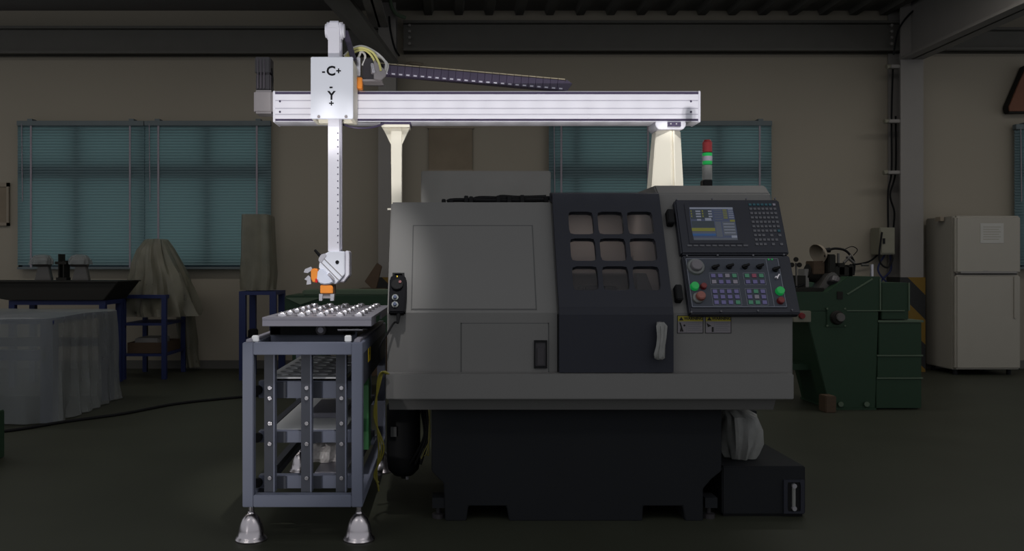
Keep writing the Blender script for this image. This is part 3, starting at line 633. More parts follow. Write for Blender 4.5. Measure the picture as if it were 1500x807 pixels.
# left motor and gearbox
mo = thing('drive_motor', (bx0 - .05, 5.0, bb), None, None); mo.parent = gt; mo.location = Vector((bx0 - .05, 5.0, bb)) - wl[gt]
mx0, mx1 = X(373, 4.98), X(398, 4.98)
B(mx0, bx0 - .001, 4.95, 5.08, Z(167, 4.98), Z(133, 4.98)).build('gearbox', 'motor_grey', mo, bev=.012)
B(mx0 + .008, mx1 - .004, 4.97, 5.06, Z(133, 4.98), Z(108, 4.98)).build('motor_body', 'motor_black', mo, bev=.008)
B(mx0 + .004, mx1 - .006, 4.965, 5.065, Z(108, 4.98), Z(84, 4.98)).build('encoder_cap', 'motor_black', mo, bev=.006)
for k in range(3): B(mx0 + .02 + k * .018, mx0 + .026 + k * .018, 4.960, 4.97, Z(130, 4.98), Z(88, 4.98)).build('cooling_fin', 'fin_grey', mo)
MB().tube([P(397, 100, 5.0), P(399, 115, 5.02), P(398, 128, 5.03)], .007).build('motor_cable', 'rubber', mo)
# carriage box with lettering
CD = 4.70; c0, c1, ctop, cbot = X(455, CD), X(517, CD), Z(83, CD), Z(174, CD)
cb = thing('carriage', (X(486, CD), 4.85, cbot), None, None); cb.parent = gt; cb.location = Vector((X(486, CD), 4.85, cbot)) - wl[gt]
B(c0, c1, CD, CD + .02, cbot, ctop).build('front_plate', 'plate_white', cb, bev=.004)
m = MB().box(c1 - .02, c1, CD + .02, 5.09, bt + .012, ctop - .012); m.box(c1 - .02, c1, CD + .02, BD - .012, cbot + .004, bt + .012)
m.box(c0, c0 + .02, CD + .02, BD - .012, cbot + .004, ctop - .012); m.box(c0 + .02, c1 - .02, CD + .16, BD - .012, cbot + .004, ctop - .04)
m.build('side_plates', 'post_cream', cb, bev=.002)
LT = Matrix(((1, 0, 0, 0), (0, 0, -1, CD), (0, 1, 0, 0), (0, 0, 0, 1)))
def let(ch, px, py, size): text('lettering', ch, size, LT @ Matrix.Translation((X(px, CD), Z(py, CD), .001)), 'ink', cb)
let('C', 484.8, 104.5, .072); let('-', 474, 104.5, .055); let('+', 496, 104.5, .05)
let('Y', 485.6, 140.5, .066); let('-', 485, 127, .055); let('+', 485.5, 152, .048)
for px in (467, 507): MB().cyl((X(px, CD), CD, Z(171, CD)), (X(px, CD), CD - .006, Z(171, CD)), .009, n=12).build('screw', 'motor_grey', cb, bev=.002)
# lifting arm
am = thing('lifting_arm', (X(490, 4.76), 4.8, 1.35), None, None); am.parent = gt; am.location = Vector((X(490, 4.76), 4.8, 1.35)) - wl[gt]
AD = 4.74; a0, a1 = X(480.5, AD), X(497, AD); ar = .11
MB().prism([(a0, AD), (a1, AD), (a1, AD + .02), (a1 + .004, AD + .02), (a1 + .004, AD + ar), (a0, AD + ar)], Z(368, AD), Z(36, AD), 'z').build('column', 'aluminium_white', am)
B(a1 + .004, a1 + .010, AD + .03, AD + .055, Z(365, AD), Z(60, AD)).build('linear_rail', 'groove', am)
zs = Z(45, AD)
for k in range(17):
    zq = Z(195 + k * 10, AD)
    MB().cyl((a1 - .008, AD + .002, zq), (a1 - .008, AD - .002, zq), .0035, n=8).build('rail_screw', 'strip_dark', am)
MB().cyl((a0 - .022, AD + .06, Z(41, AD)), (a1 + .022, AD + .06, Z(41, AD)), .048, n=28).build('pulley_cover', 'aluminium_white', am, bev=.01, smooth=True)
B(a0 - .004, a1 + .006, AD - .004, AD + .1, Z(44, AD), Z(30, AD)).build('top_cap', 'aluminium_white', am, bev=.012)
# arm cable chain, falling from the pulley behind the carriage
ck, _ = B(-.016, .016, -.014, .014, -.018, .018).mesh('chain_link', 'chain', bev=.004)
for k in range(6):
    p = P(507 + k * 2.1, 50 + k * 7, 4.86); put('chain_link', ck, p, am, (0, math.radians(-15), 0))
# wrist
WDp = 4.72
def wp(lst, d=WDp): return [(X(a, d), Z(b, d)) for a, b in lst]
wr = thing('wrist', (X(490, WDp), WDp + .05, Z(410, WDp)), None, None); wr.parent = gt; wr.location = Vector((X(490, WDp), WDp + .05, Z(410, WDp))) - wl[gt]
MB().prism(wp([(471.5, 374), (482.5, 368), (505, 368), (505, 402), (499, 409), (492, 416), (488, 416), (467, 393), (468, 383)]), WDp, WDp + .11).build('wrist_housing', 'plate_white', wr, bev=.004)
MB().prism(wp([(505.2, 368), (508, 366.5), (511, 369), (511, 403), (503, 412.5), (497, 413), (505.2, 402)]), WDp + .015, WDp + .13).build('side_cover', 'aluminium_white', wr, bev=.003)
for (p, q_) in (((474, 378), (501, 405)), ((470.5, 384), (496, 410))):
    MB().bar(P(p[0], p[1], WDp - .001), P(q_[0], q_[1], WDp - .001), .002, .004).build('seam', 'motor_grey', wr)
MB().cyl(P(494, 384, WDp + .002), P(494, 384, WDp - .002), .0105, n=18).build('pivot_hole', 'ink', wr)
MB().prism(wp([(466.5, 379), (470, 373), (476, 371), (479, 374), (471, 385), (467, 383)]), WDp - .004, WDp + .05).build('cable_clamp', 'bright_steel', wr, bev=.003)
MB().cyl(P(470, 376, WDp + .03), P(461, 366, WDp + .03), .009, .007, 12).build('cable_gland', 'rubber', wr)
MB().prism(wp([(499, 410), (505, 404.5), (510, 405), (503, 414), (497, 414)]), WDp + .02, WDp + .1).build('lower_bracket', 'motor_grey', wr, bev=.002)
# rotary head: tilted block carrying two grippers at a right angle
MB().prism(wp([(466, 396), (473, 392.5), (480, 400), (488, 409), (490, 413), (484, 416), (476, 417), (468, 415), (465, 408)]), WDp - .02, WDp + .06).build('rotary_head', 'head_white', wr, bev=.006)
MB().cyl(P(481, 401, WDp - .012), P(489, 410, WDp - .012), .009, n=14).build('rotary_shaft', 'bright_steel', wr)
g1_ = thing('gripper', P(455, 404, WDp), None, None); g1_.parent = gt; g1_.location = P(455, 404, WDp) - wl[gt]
MB().prism(wp([(455.5, 395), (461, 392.5), (466, 395), (466, 413), (459, 414), (456, 409)]), WDp - .01, WDp + .05).build('gripper_body', 'orange', g1_, bev=.004)
B(X(462, WDp), X(465.5, WDp), WDp - .013, WDp + .02, Z(414, WDp), Z(408, WDp)).build('air_port', 'red_plastic', g1_, bev=.002)
for poly in ([(447, 394), (456, 390.5), (458, 395), (451, 400), (445, 399)], [(446, 409), (452, 403), (455, 406), (456, 416), (449, 417), (450, 411)]):
    MB().prism(wp(poly), WDp - .006, WDp + .04).build('gripper_jaw', 'bright_steel', g1_, bev=.001)
g2_ = thing('gripper', P(477, 428, WDp), None, None); g2_.parent = gt; g2_.location = P(477, 428, WDp) - wl[gt]
MB().prism(wp([(469.5, 417), (485, 417), (488, 420), (488, 430), (469.5, 430)]), WDp - .012, WDp + .05).build('gripper_body', 'orange', g2_, bev=.004)
B(X(480, WDp), X(490, WDp), WDp + .01, WDp + .06, Z(431, WDp), Z(417, WDp)).build('gripper_mount', 'wood', g2_, bev=.003)
for (a, b) in ((467.5, 473), (484, 490)):
    MB().prism(wp([(a, 430.5), (b, 430.5), (b - 1, 440.5), (a, 440.5)]), WDp - .006, WDp + .04).build('gripper_jaw', 'bright_steel', g2_, bev=.001)
B(X(473, WDp), X(484, WDp), WDp, WDp + .03, Z(437, WDp), Z(430.5, WDp)).build('gripper_base', 'motor_grey', g2_)
# cable carrier above the beam
cc_ = thing('cable_carrier', P(700, 120, 5.08), None, None); cc_.parent = gt; cc_.location = P(700, 120, 5.08) - wl[gt]
pts = [P(556 + k * 10.6, 103 + k * 10.6 * .0875, 5.08) for k in range(26)]
lk, _ = B(-.0213, .0213, -.03, .03, -.026, .034).mesh('chain_link', 'chain', bev=.0015, seg=1)
le, _ = B(-.010, .010, -.0325, .031, -.004, .004).mesh('link_foot', 'groove')
lt_, _ = B(-.02, .02, -.03, .03, -.003, .003).mesh('link_cover', 'chain_edge')
sl_a = math.atan(.0875)
for k, p in enumerate(pts):
    put('chain_link', lk, p, cc_, (0, sl_a, 0))
    put('link_foot', le, p + Vector((-.002, 0, -.021)), cc_, (0, sl_a, 0)); put('link_cover', lt_, p + Vector((.003, 0, .0365)), cc_, (0, sl_a, 0))
for (px, py, an) in ((829, 127, 35),):
    put('chain_link', lk, P(px, py, 5.08), cc_, (0, math.radians(an), 0))
B(X(826, 5.08), X(839, 5.08), 5.05, 5.10, bt, bt + .02).build('chain_anchor', 'strip_dark', cc_)
# carriage drive behind the plate: motor, connectors, cables
cm = thing('carriage_drive', P(540, 100, 4.95), None, None); cm.parent = gt; cm.location = P(540, 100, 4.95) - wl[gt]
B(X(531, 4.95), X(553, 4.95), 4.93, 5.02, Z(118, 4.95), Z(86, 4.95)).build('motor_body', 'motor_black', cm, bev=.006)
B(X(522, 4.93), X(528, 4.93), 4.92, 5.0, Z(112, 4.93), Z(84, 4.93)).build('motor_flange', 'bright_steel', cm, bev=.004)
B(X(522.5, 4.92), X(531, 4.92), 4.90, 4.97, Z(130, 4.92), Z(114, 4.92)).build('sensor_block', 'orange', cm, bev=.004)
B(X(531, 4.94), X(560, 4.94), 4.92, 5.06, Z(120, 4.94), Z(117, 4.94)).build('chain_bracket', 'motor_grey', cm)
MB().prism([(X(a, 4.92), Z(b, 4.92)) for a, b in ((548, 88), (556, 96), (565, 104), (566, 112), (558, 119), (548, 117))], 4.90, 4.915).build('gusset', 'motor_grey', cm, bev=.003)
MB().cyl(P(545, 93, 4.915), P(548, 108, 4.91), .012, .02, 12).build('connector', 'bright_steel', cm, bev=.003)
arcs = [('cable_yellow', [(506, 84), (515, 74), (530, 70), (546, 77), (555, 92), (558, 104)]), ('cable_yellow', [(508, 86), (518, 77), (532, 73), (543, 80), (552, 96), (556, 106)]),
        ('cable_white', [(504, 82), (517, 71), (532, 68), (552, 78), (565, 92), (563, 106)]), ('cable_white', [(524, 88), (529, 76), (535, 82), (531, 96)]),
        ('cable_white', [(540, 90), (546, 85), (548, 96), (545, 108)]), ('cable_white', [(550, 80), (562, 88), (568, 96), (564, 108), (556, 112)]), ('rubber', [(552, 92), (560, 98), (556, 110)])]
for i, (mt, l) in enumerate(arcs): MB().tube([P(a, b, 4.90 + .012 * i) for a, b in l], .0068, 8).build('cable', mt, cm, smooth=True)
MB().tube([P(500, 181, 4.9), P(520, 187, 4.9), P(545, 186.5, 4.92), P(562, 181, 4.95)], .006).build('hanging_cable', 'strip_dark', cm)
# supports
sp = thing('support_post', P(580, 297, 5.02), None, None); sp.parent = gt; sp.location = P(580, 297, 5.02) - wl[gt]
d = 4.99; pw = [(X(572.5, d), bb - .03), (X(588.5, d), bb - .03), (X(588, d), zt + .01), (X(573.5, d), zt + .01)]
MB().prism(pw, d, d + .07).build('shaft', 'post_cream', sp, bev=.003)
B(X(558, d), X(602, d), d - .03, d + .1, bb - .014, bb).build('dark_plate', 'strip_dark', sp)
B(X(559.5, d), X(600.5, d), d - .03, d + .1, bb - .03, bb - .014).build('top_plate', 'post_cream', sp, bev=.002)
for q in ([(560.5, 187), (572.5, 187), (572.5, 211)], [(588.5, 187), (599.5, 187), (588.5, 211)]):
    MB().prism([(X(a, d), Z(b, d) if b > 190 else bb - .03) for a, b in q], d + .02, d + .045).build('gusset', 'post_cream', sp)
B(X(568, d), X(594, d), d - .02, d + .1, zt, zt + .01).build('foot_plate', 'post_cream', sp)
sp2 = thing('support_post', P(980, 272, 5.02), None, None); sp2.parent = gt; sp2.location = P(980, 272, 5.02) - wl[gt]
zb_ = 1.672
def ring(w0, w1, dd): return w0, w1, dd
m = MB(); t_ = [(X(962, d), d + .02), (X(981, d), d - .03), (X(999, d), d + .03), (X(999, d), d + .12), (X(962, d), d + .12)]
b_ = [(X(955, d), d + .02), (X(981, d), d - .05), (X(1004, d), d + .03), (X(1004, d), d + .15), (X(955, d), d + .15)]
n = 5; m.add([(p[0], p[1], bb - .045) for p in t_] + [(p[0], p[1], zb_) for p in b_], [tuple(range(n)), tuple(range(2 * n - 1, n - 1, -1))] + [(i, (i + 1) % n, n + (i + 1) % n, n + i) for i in range(n)])
m.build('shaft', 'post_cream', sp2, bev=.004)
MB().bar((X(985, d), d - .024, bb - .05), (X(986, d), d - .042, zb_ + .01), .008, .008).build('weld_ridge', 'post_cream', sp2)
MB().prism([(X(958, d), bb), (X(1002, d), bb), (X(1002, d), bb - .025), (X(998, d), bb - .045), (X(962, d), bb - .045), (X(958, d), bb - .025)], d - .04, d + .14).build('top_plate', 'aluminium_white', sp2, bev=.003)
B(X(975, d), X(994, d), d - .052, d - .038, bb - .03, bb - .004).build('clamp_block', 'strip_dark', sp2)
for px in (979, 987): MB().cyl((X(px, d), d - .052, bb - .016), (X(px, d), d - .058, bb - .016), .005, n=8).build('bolt', 'bright_steel', sp2)
B(X(953, d), X(1006, d), d - .06, d + .16, zb_, zb_ + .012).build('foot_plate', 'post_cream', sp2, bev=.002)

# ------------------------------------------------------------------ stocker cart
CF = 3.86; cx0, cx1, ctz, cbz = X(355, CF), X(531, CF), Z(502, CF), Z(743, CF); CR = 5.25; tb = .05
ct = thing('stocker_cart', ((cx0 + cx1) / 2, 4.5, 0), 'blue grey steel stocker cart on bell shaped chrome feet beside the lathe', 'cart')
for (a, b) in ((cx0, CF), (cx1 - tb, CF), (cx0, CR - tb), (cx1 - tb, CR - tb)): B(a, a + tb, b, b + tb, cbz, ctz).build('upright', 'cart_paint', ct, bev=.003)
for z0 in (cbz, ctz - .055):
    zz1 = z0 + .055
    for y in (CF, CR - tb): B(cx0 + tb, cx1 - tb, y, y + tb, z0, zz1).build('cross_rail', 'cart_paint', ct, bev=.003)
    for x in (cx0, cx1 - tb): B(x, x + tb, CF + tb, CR - tb, z0, zz1).build('side_rail', 'cart_paint', ct, bev=.003)
ft, _ = None, None
bell = [(.072, 0), (.073, .008), (.066, .018), (.060, .024), (.056, .05), (.050, .075), (.040, .098), (.026, .115), (.016, .122), (.015, .13), (.013, .132), (.012, .165), (.018, .17), (.021, .19)]
bl, bc = MB().lathe(bell, (0, 0, 0), 28).mesh('leveling_foot', 'chrome', smooth=True)
for (x, y) in ((X(368, 3.9), 3.9), (X(526, 3.9), 3.9), (X(368, 3.9), CR - .05), (X(526, 3.9), CR - .05)):
    put('leveling_foot', bl, (x, y, .095), ct)
fz = ctz + .01
# upper tub between the top rails, side panel, sticker
m = MB().box(cx0 + tb, cx1 - tb, CF + tb, CR - tb, ctz - .05, ctz - .035)
m.build('tub_floor', 'cart_dark', ct)
B(cx0 + .06, cx1 - .06, CF + .32, CF + .34, ctz - .035, ctz + .035).build('tub_back', 'cart_paint', ct, bev=.003)
for x in (cx0 + .012, cx1 - .04): B(x, x + .028, CF + .02, CR - .02, ctz, ctz + .014).build('slide_rail', 'tray_metal', ct, bev=.002)
for x in (cx0 + .035, cx1 - .085): B(x, x + .03, CF + .03, CF + .055, ctz, ctz + .03).build('rail_stop', 'sheet_pale', ct, bev=.004)
B(cx1 - .014, cx1 - .002, CF + tb, CR - tb, ctz - .20, ctz - .055).build('side_panel', 'cart_dark', ct)
stk = MB().prism([(CF + .28, ctz - .12), (CF + .40, ctz - .12), (CF + .40, ctz - .06), (CF + .37, ctz - .04), (CF + .31, ctz - .04), (CF + .28, ctz - .06)], cx1 - .002, cx1 - .0005, 'x').build('hazard_sticker', 'sticker', ct)
MB().prism([(CF + .32, ctz - .055), (CF + .35, ctz - .055), (CF + .335, ctz - .078), (CF + .355, ctz - .078), (CF + .325, ctz - .108), (CF + .335, ctz - .086), (CF + .318, ctz - .086)], cx1 - .0005, cx1 + .0005, 'x').build('flash_symbol', 'ink', stk)
B(cx1 - .03, cx1 - .004, CF + .33, CF + .44, .35, ctz - .2).build('side_post', 'sticker_green', ct)
# vertical guide rails with bolts, front and rear
for px in (387, 441, 492):
    d = CF + .06; x = X(px, d)
    for yy in (d, CR - .12):
        gr_ = MB().box(x, x + .042, yy, yy + .006, cbz + .05, ctz - .055).build('guide_rail', 'cart_dark', ct)
        B(x + .042, x + .048, yy, yy + .05, cbz + .05, ctz - .055).build('rail_flange', 'cart_paint', gr_)
        if yy == d:
            for py in (568, 583, 620, 650, 700): MB().cyl((x + .026, yy, Z(py, d)), (x + .026, yy - .008, Z(py, d)), .0095, n=10).build('bolt', 'bright_steel', gr_, bev=.002)
# shelf beams, front and rear, and side runners
for (pa, pb) in ((558, 583), (631, 648), (696, 715)):
    z0, z1 = Z(pb, 3.99), Z(pa, 3.99)
    sb = B(cx0 + .045, cx1 - .055, 3.985, 4.03, z0, z1).build('shelf_beam', 'cart_paint', ct, bev=.002)
    for px in (405, 457): B(X(px, 3.98), X(px + 14, 3.98), 3.975, 3.985, z0 + .002, z1 - .002).build('shelf_clamp', 'cart_dark', sb)
    MB().cyl((X(378, 3.98), 3.985, (z0 + z1) / 2), (X(378, 3.98), 3.955, (z0 + z1) / 2), .022, n=14).build('roller', 'black', sb, bev=.003)
    B(cx0 + .045, cx1 - .055, CR - .18, CR - .135, z0, z1).build('shelf_beam', 'cart_paint', ct, bev=.002)
    for x in (cx0 + .055, cx1 - .095): B(x, x + .035, 4.03, CR - .18, z1 - .03, z1).build('shelf_runner', 'cart_dark', ct)
zsh = Z(631, 3.99)
B(cx0 + .10, cx1 - .10, 4.02, CR - .2, zsh, zsh + .004).build('shelf_sheet', 'sheet_pale', ct)
B(cx0 + .22, cx1 - .14, 4.3, 4.75, zsh + .004, zsh + .03).build('sheet_stack', 'tray_metal', ct, bev=.004)
zl = Z(696, 3.99)
B(cx0 + .30, cx1 - .10, 4.03, CR - .2, zl, zl + .004).build('lower_sheet', 'tray_metal', ct)
B(cx0 + .28, cx1 - .08, 4.55, 4.6, zl + .16, zl + .19).build('comb_rack', 'sheet_pale', ct)
for k in range(9): B(cx0 + .285 + k * .02, cx0 + .297 + k * .02, 4.55, 4.6, zl + .19, zl + .203).build('comb_tooth', 'sheet_pale', ct)
# slide carriage under the top tray
B(cx0 + .07, cx1 - .07, 4.12, 4.18, ctz + .014, ctz + .06).build('slide_beam', 'black', ct, bev=.004)
m = MB().box(cx0 + .07, cx0 + .12, 4.12, 5.1, ctz + .014, ctz + .05); m.box(cx1 - .12, cx1 - .07, 4.12, 5.1, ctz + .014, ctz + .05)
m.build('slide_carriage', 'black', ct)
kx = X(470, 4.1); MB().cyl((kx, 4.12, ctz + .04), (kx, 4.095, ctz + .04), .025, n=20).build('lock_knob', 'dark_metal', ct, bev=.003)
MB().cyl((kx, 4.095, ctz + .04), (kx, 4.09, ctz + .04), .014, n=16).build('lock_face', 'tray_metal', ct)
MB().cyl((kx + .08, 4.11, ctz + .04), (kx + .2, 4.11, ctz + .04), .008, n=10).build('slide_rod', 'bright_steel', ct)

# trays
TZ = 1.012
def tray(name, x0, x1, y0, y1, z, th, nx, ny, rad, label, material, skirt=.0):
    r = thing(name, ((x0 + x1) / 2, (y0 + y1) / 2, z - th), label, 'tray')
    m = MB(); mu, mv = .025, .03; du = (x1 - x0 - 2 * mu) / nx; dv = (y1 - y0 - 2 * mv) / ny; cs = []
    for i in range(nx):
        for j in range(ny):
            u0 = x0 + mu + i * du; v0 = y0 + mv + j * dv; cu, cv_ = u0 + du / 2, v0 + dv / 2; cs.append((cu, cv_, j))
            m.holed((u0, u0 + du, v0, v0 + dv), (cu - rad, cu + rad, cv_ - rad, cv_ + rad), rad, z - th, z, 14)
    m.box(x0, x0 + mu, y0, y1, z - th, z); m.box(x1 - mu, x1, y0, y1, z - th, z); m.box(x0 + mu, x1 - mu, y0, y0 + mv, z - th, z); m.box(x0 + mu, x1 - mu, y1 - mv, y1, z - th, z)
    m.build('perforated_plate', material, r)
    if skirt:
        B(x0, x1, y0, y0 + .008, z - th - skirt, z - th).build('front_flange', material, r, bev=.002)
        B(x0, x0 + .008, y0 + .008, y1, z - th - skirt, z - th).build('side_flange', material, r); 
        m = MB(); m.box(x1 - .008, x1, y0 + .008, y0 + .25, z - th - skirt, z - th); m.box(x1 - .008, x1, y0 + .55, y1, z - th - skirt, z - th); m.build('side_flange', material, r)
    B(x0 + .02, x1 - .02, y0 + .02, y1 - .02, z - th - .012, z - th - .008 if skirt else z - th - .008).build('base_sheet', 'black', r)
    return r, cs
tx0, tx1 = X(384, 3.98), X(544, 3.98)
r, cs = tray('workpiece_tray', tx0, tx1, 3.98, 5.2, TZ, .012, 5, 6, .037, 'metal workpiece tray full of turned parts on top of the cart', 'tray_metal', .03)
tb0, tb1 = ctz + .05, TZ - .02
MB().box(cx0 + .09, cx1 - .09, 4.15, 5.05, ctz + .05, TZ - .03).build('tray_support', 'black', ct)
wp_m, wc = MB().lathe([(.010, 0), (.022, 0), (.024, .003), (.024, .024), (.019, .032), (.012, .034), (.010, .014)], (0, 0, 0), 16).mesh('turned_part', 'bright_steel', smooth=True)
ordc = ['leftmost', 'second from the left', 'middle', 'second from the right', 'rightmost']; ordr = ['front', 'second', 'third', 'fourth', 'fifth', 'rear']
for i, (a, b, j) in enumerate(cs):
    o = put('turned_part', wp_m, (a, b, TZ - .012 + .013), None)
    tag(o, 'shiny turned metal part, %s in the %s row of the top tray' % (ordc[i // 6], ordr[j]), 'workpiece', 'turned metal parts in the top tray')
zt2 = Z(553, 3.98)
tray('workpiece_tray', cx0 + .075, cx1 - .10, 4.0, 4.95, zt2, .008, 5, 7, .032, 'empty perforated tray on the upper shelf inside the cart', 'sheet_pale')
# bag on lower shelf
q = P(475, 695, 4.25); bagz = zl + .004
bg_ = MB().drape([(bagz + .085, q.x, 4.3, .03, .04), (bagz + .08, q.x + .01, 4.3, .06, .07), (bagz + .055, q.x, 4.3, .085, .09), (bagz + .02, q.x, 4.3, .08, .09), (bagz + .002, q.x, 4.3, .07, .08)], 36, 2.5, .008, 7, 11, grow=False).build('plastic_bag', 'clear_bag')
tag(bg_, 'crumpled clear plastic bag of small parts on the cart bottom shelf', 'bag')
# ground wire between cart and lathe
gw = thing('ground_wire', (-.34, 4.05, .3), 'yellow green wire hanging between the cart and the lathe', 'wire')
for k in range(3):
    dx = .006 * k; MB().tube([(-.30 + dx, 4.0, .745), (-.325 + dx, 3.985 + .01 * k, .755), (-.342 + dx, 3.985, .70), (-.345 - dx, 3.985, .55), (-.335 + dx * 2, 3.985, .40), (-.345 - dx, 3.985, .28), (-.335, 3.985, .20 + .02 * k)], .0042, 6).build('strand', ['wire_yg', 'wire_yg', 'cable_yellow'][0], gw)

# ------------------------------------------------------------------ left side of the workshop
# sheet covered bench
st = thing('covered_bench', (-3.9, 7.4, 0), 'low blue bench covered with a translucent plastic sheet at the left edge', 'bench')
for (x, y) in ((-3.22, 6.85), (-4.6, 6.85), (-3.22, 8.0), (-4.6, 8.0)): B(x - .05, x + .05, y - .05, y + .05, 0, .79).build('leg', 'blue_paint', st)
B(-4.68, -3.16, 6.79, 8.06, .79, .82).build('bench_top', 'blue_paint', st)
for y in (6.83, 8.02): B(-4.6, -3.22, y - .03, y + .03, .5, .58).build('apron_rail', 'blue_paint', st)
rings = [(.845, -3.93, 7.43, .765, .68), (.84, -3.93, 7.43, .785, .695), (.7, -3.93, 7.43, .79, .70), (.5, -3.93, 7.43, .795, .71), (.3, -3.93, 7.43, .80, .715), (.12, -3.93, 7.43, .81, .725), (.01, -3.93, 7.43, .82, .73)]
MB().drape(rings, 120, 16, .022, 23, 4).build('plastic_cover', 'plastic_sheet', st, smooth=True)
# bench with dark pan and grinding heads
bn = thing('pan_bench', (-4.2, 9.05, 0), 'dark sloping pan on a blue bench frame under the left window', 'workbench')
d = 8.9; MB().prism([(X(-60, d), Z(413, d)), (X(181, d), Z(413, d)), (X(160, d), Z(439, d)), (X(24, d), Z(439, d)), (X(-60, d), Z(425, d))], 8.75, 9.36).build('pan', 'pan_dark', bn, bev=.006)
B(X(-62, d), X(182, d), 8.73, 9.38, Z(413, d), Z(411, d)).build('pan_rim', 'pan_dark', bn)
B(X(20, d), X(160, d), 8.8, 9.3, Z(446, d), Z(439.5, d)).build('top_frame', 'blue_paint', bn)
for x in (X(24, d), X(155, d)):
    for y in (8.83, 9.26): B(x - .03, x + .03, y - .03, y + .03, 0, Z(446, d)).build('leg', 'blue_paint', bn)
zp = Z(411, d)
for px, lab in ((62, 'wrapped bench spindle head at the left on the dark pan'), (117, 'wrapped bench spindle head at the right on the dark pan')):
    x = X(px, 9.05); g = thing('spindle_head', (x, 9.05, zp), lab, 'machine part', 'spindle heads on the pan bench')
    MB().prism([(x - .09, zp), (x + .09, zp), (x + .06, zp + .14), (x + .08, zp + .18), (x - .08, zp + .18), (x - .055, zp + .14)], 9.12, 9.058).build('pedestal', 'tool_metal', g, bev=.006)
    MB().cyl((x - .09, 9.05, zp + .2), (x + .08, 9.05, zp + .2), .055, n=18).build('spindle', 'tool_metal', g, bev=.006)
    MB().drape([(zp + .275, x, 9.05, .03, .04), (zp + .265, x, 9.05, .07, .07), (zp + .22, x, 9.05, .105, .09), (zp + .17, x, 9.05, .11, .1)], 28, 2.5, .01, 7, px).build('plastic_wrap', 'plastic_sheet', g)
x = X(90, 9.05); hg = thing('height_gauge', (x, 9.05, zp), 'thin dark height gauge stand between the two spindle heads', 'gauge')
B(x - .06, x + .05, 9.16, 9.054, zp, zp + .03).build('base', 'pan_dark', hg); 
for dx, h in ((-.03, .25), (.02, .18)): B(x + dx - .006, x + dx + .006, 9.195, 9.05, zp + .03, zp + .03 + h).build('column', 'pan_dark', hg)
B(x - .07, x + .05, 9.19, 9.051, zp + .17, zp + .2).build('slider', 'pan_dark', hg)
# blue stands
def stand(x0, x1, y0, y1, h, shelves, label, lw=.05):
    r = thing('blue_stand', ((x0 + x1) / 2, (y0 + y1) / 2, 0), label, 'stand', 'blue steel tool stands')
    for a in (x0, x1 - lw):
        for b in (y0, y1 - lw): B(a, a + lw, b, b + lw, 0, h - .04).build('leg', 'blue_paint', r)
    for b in (y0, y1 - lw): B(x0, x1, b, b + lw, h - .04, h).build('top_rail', 'blue_paint', r)
    for a in (x0, x1 - lw): B(a, a + lw, y0 + lw, y1 - lw, h - .04, h).build('top_rail', 'blue_paint', r)
    B(x0 + lw, x1 - lw, y0 + lw, y1 - lw, h - .012, h - .002).build('top_sheet', 'blue_paint', r)
    for s_ in shelves: B(x0 + .01, x1 - .01, y0 + .01, y1 - .01, s_ - .025, s_).build('shelf', 'blue_paint', r)
    return r
stand(X(176, 9.42), X(243, 9.42) , 9.42, 10.15, .935, (.62, .28), 'blue stand under the large plastic draped machine')
x0 = X(176, 9.42); x1 = X(243, 9.42)
wb = thing('wooden_crate', ((x0 + x1) / 2, 9.75, .28), 'shallow wooden crate on the bottom shelf of the blue stand', 'crate')
B(x0 + .05, x1 - .05, 9.5, 9.515, .282, .40).build('side', 'wood', wb); B(x0 + .05, x1 - .05, 10.05, 10.065, .282, .40).build('side', 'wood', wb)
B(x0 + .05, x0 + .065, 9.515, 10.05, .282, .40).build('end', 'wood', wb); B(x1 - .065, x1 - .05, 9.515, 10.05, .282, .40).build('end', 'wood', wb); B(x0 + .065, x1 - .065, 9.515, 10.05, .282, .295).build('bottom', 'wood', wb)
for k in range(2): tag(B(x0 + .09 + .02 * k, x1 - .1 - .03 * k, 9.55, 9.95, .296 + k * .075, .369 + k * .075).build('paper_bundle', 'paper', bev=.01), ['pale paper bundle lying in the wooden crate', 'upper pale paper bundle heaped in the wooden crate'][k], 'papers')
dm = thing('draped_machine', (x0 + .3, 9.8, .935), 'machine under a tall peaked old plastic sheet before the left window', 'covered machine')
cxm = X(233, 9.8); zz = lambda py: Z(py, 9.8)
B(cxm - .18, cxm + .2, 9.65, 9.95, .936, 1.2).build('machine_body', 'tool_metal', dm, bev=.02); MB().cyl((cxm - .03, 9.8, 1.2), (cxm - .03, 9.8, 1.5), .08, n=16).build('machine_head', 'tool_metal', dm, bev=.01)
c_ = lambda a, b, d=9.8: ((X(a, d) + X(b, d)) / 2, (X(b, d) - X(a, d)) / 2)
R_ = []
for (py, a, b, hy) in ((350, 216, 241, .06), (352, 213, 245, .10), (365, 203, 252, .16), (385, 197, 262, .22), (400, 196, 270, .26), (420, 190, 278, .30), (440, 183, 283, .32), (453, 180, 286, .33), (462, 184, 287, .33)):
    cc, hw = c_(a, b); R_.append((zz(py), cc, 9.8, hw, hy))
MB().drape(R_, 96, 2.6, .045, 13, 8).build('plastic_cover', 'plastic_old', dm, smooth=True)
R_ = []
for (py, a, b) in ((440, 262, 284), (470, 258, 284), (500, 262, 288), (520, 266, 289), (537, 268, 292)):
    cc, hw = c_(a, b, 10.2); R_.append((Z(py, 10.2), cc, 10.22, hw, .1))
MB().drape(R_, 30, 2.4, .02, 5, 2).build('hanging_fold', 'plastic_old', dm, smooth=True)
s2 = stand(X(350, 9.35), X(404, 9.35), 9.35, 9.9, .975, (.45,), 'blue stand behind the cart under the tall covered column', .07)
d = 9.6; xa, xb = X(359, d), X(399, d)
cm2 = thing('covered_column_machine', ((xa + xb) / 2, 9.6, .976), 'narrow machine column wrapped in old plastic beside the left window', 'covered machine')
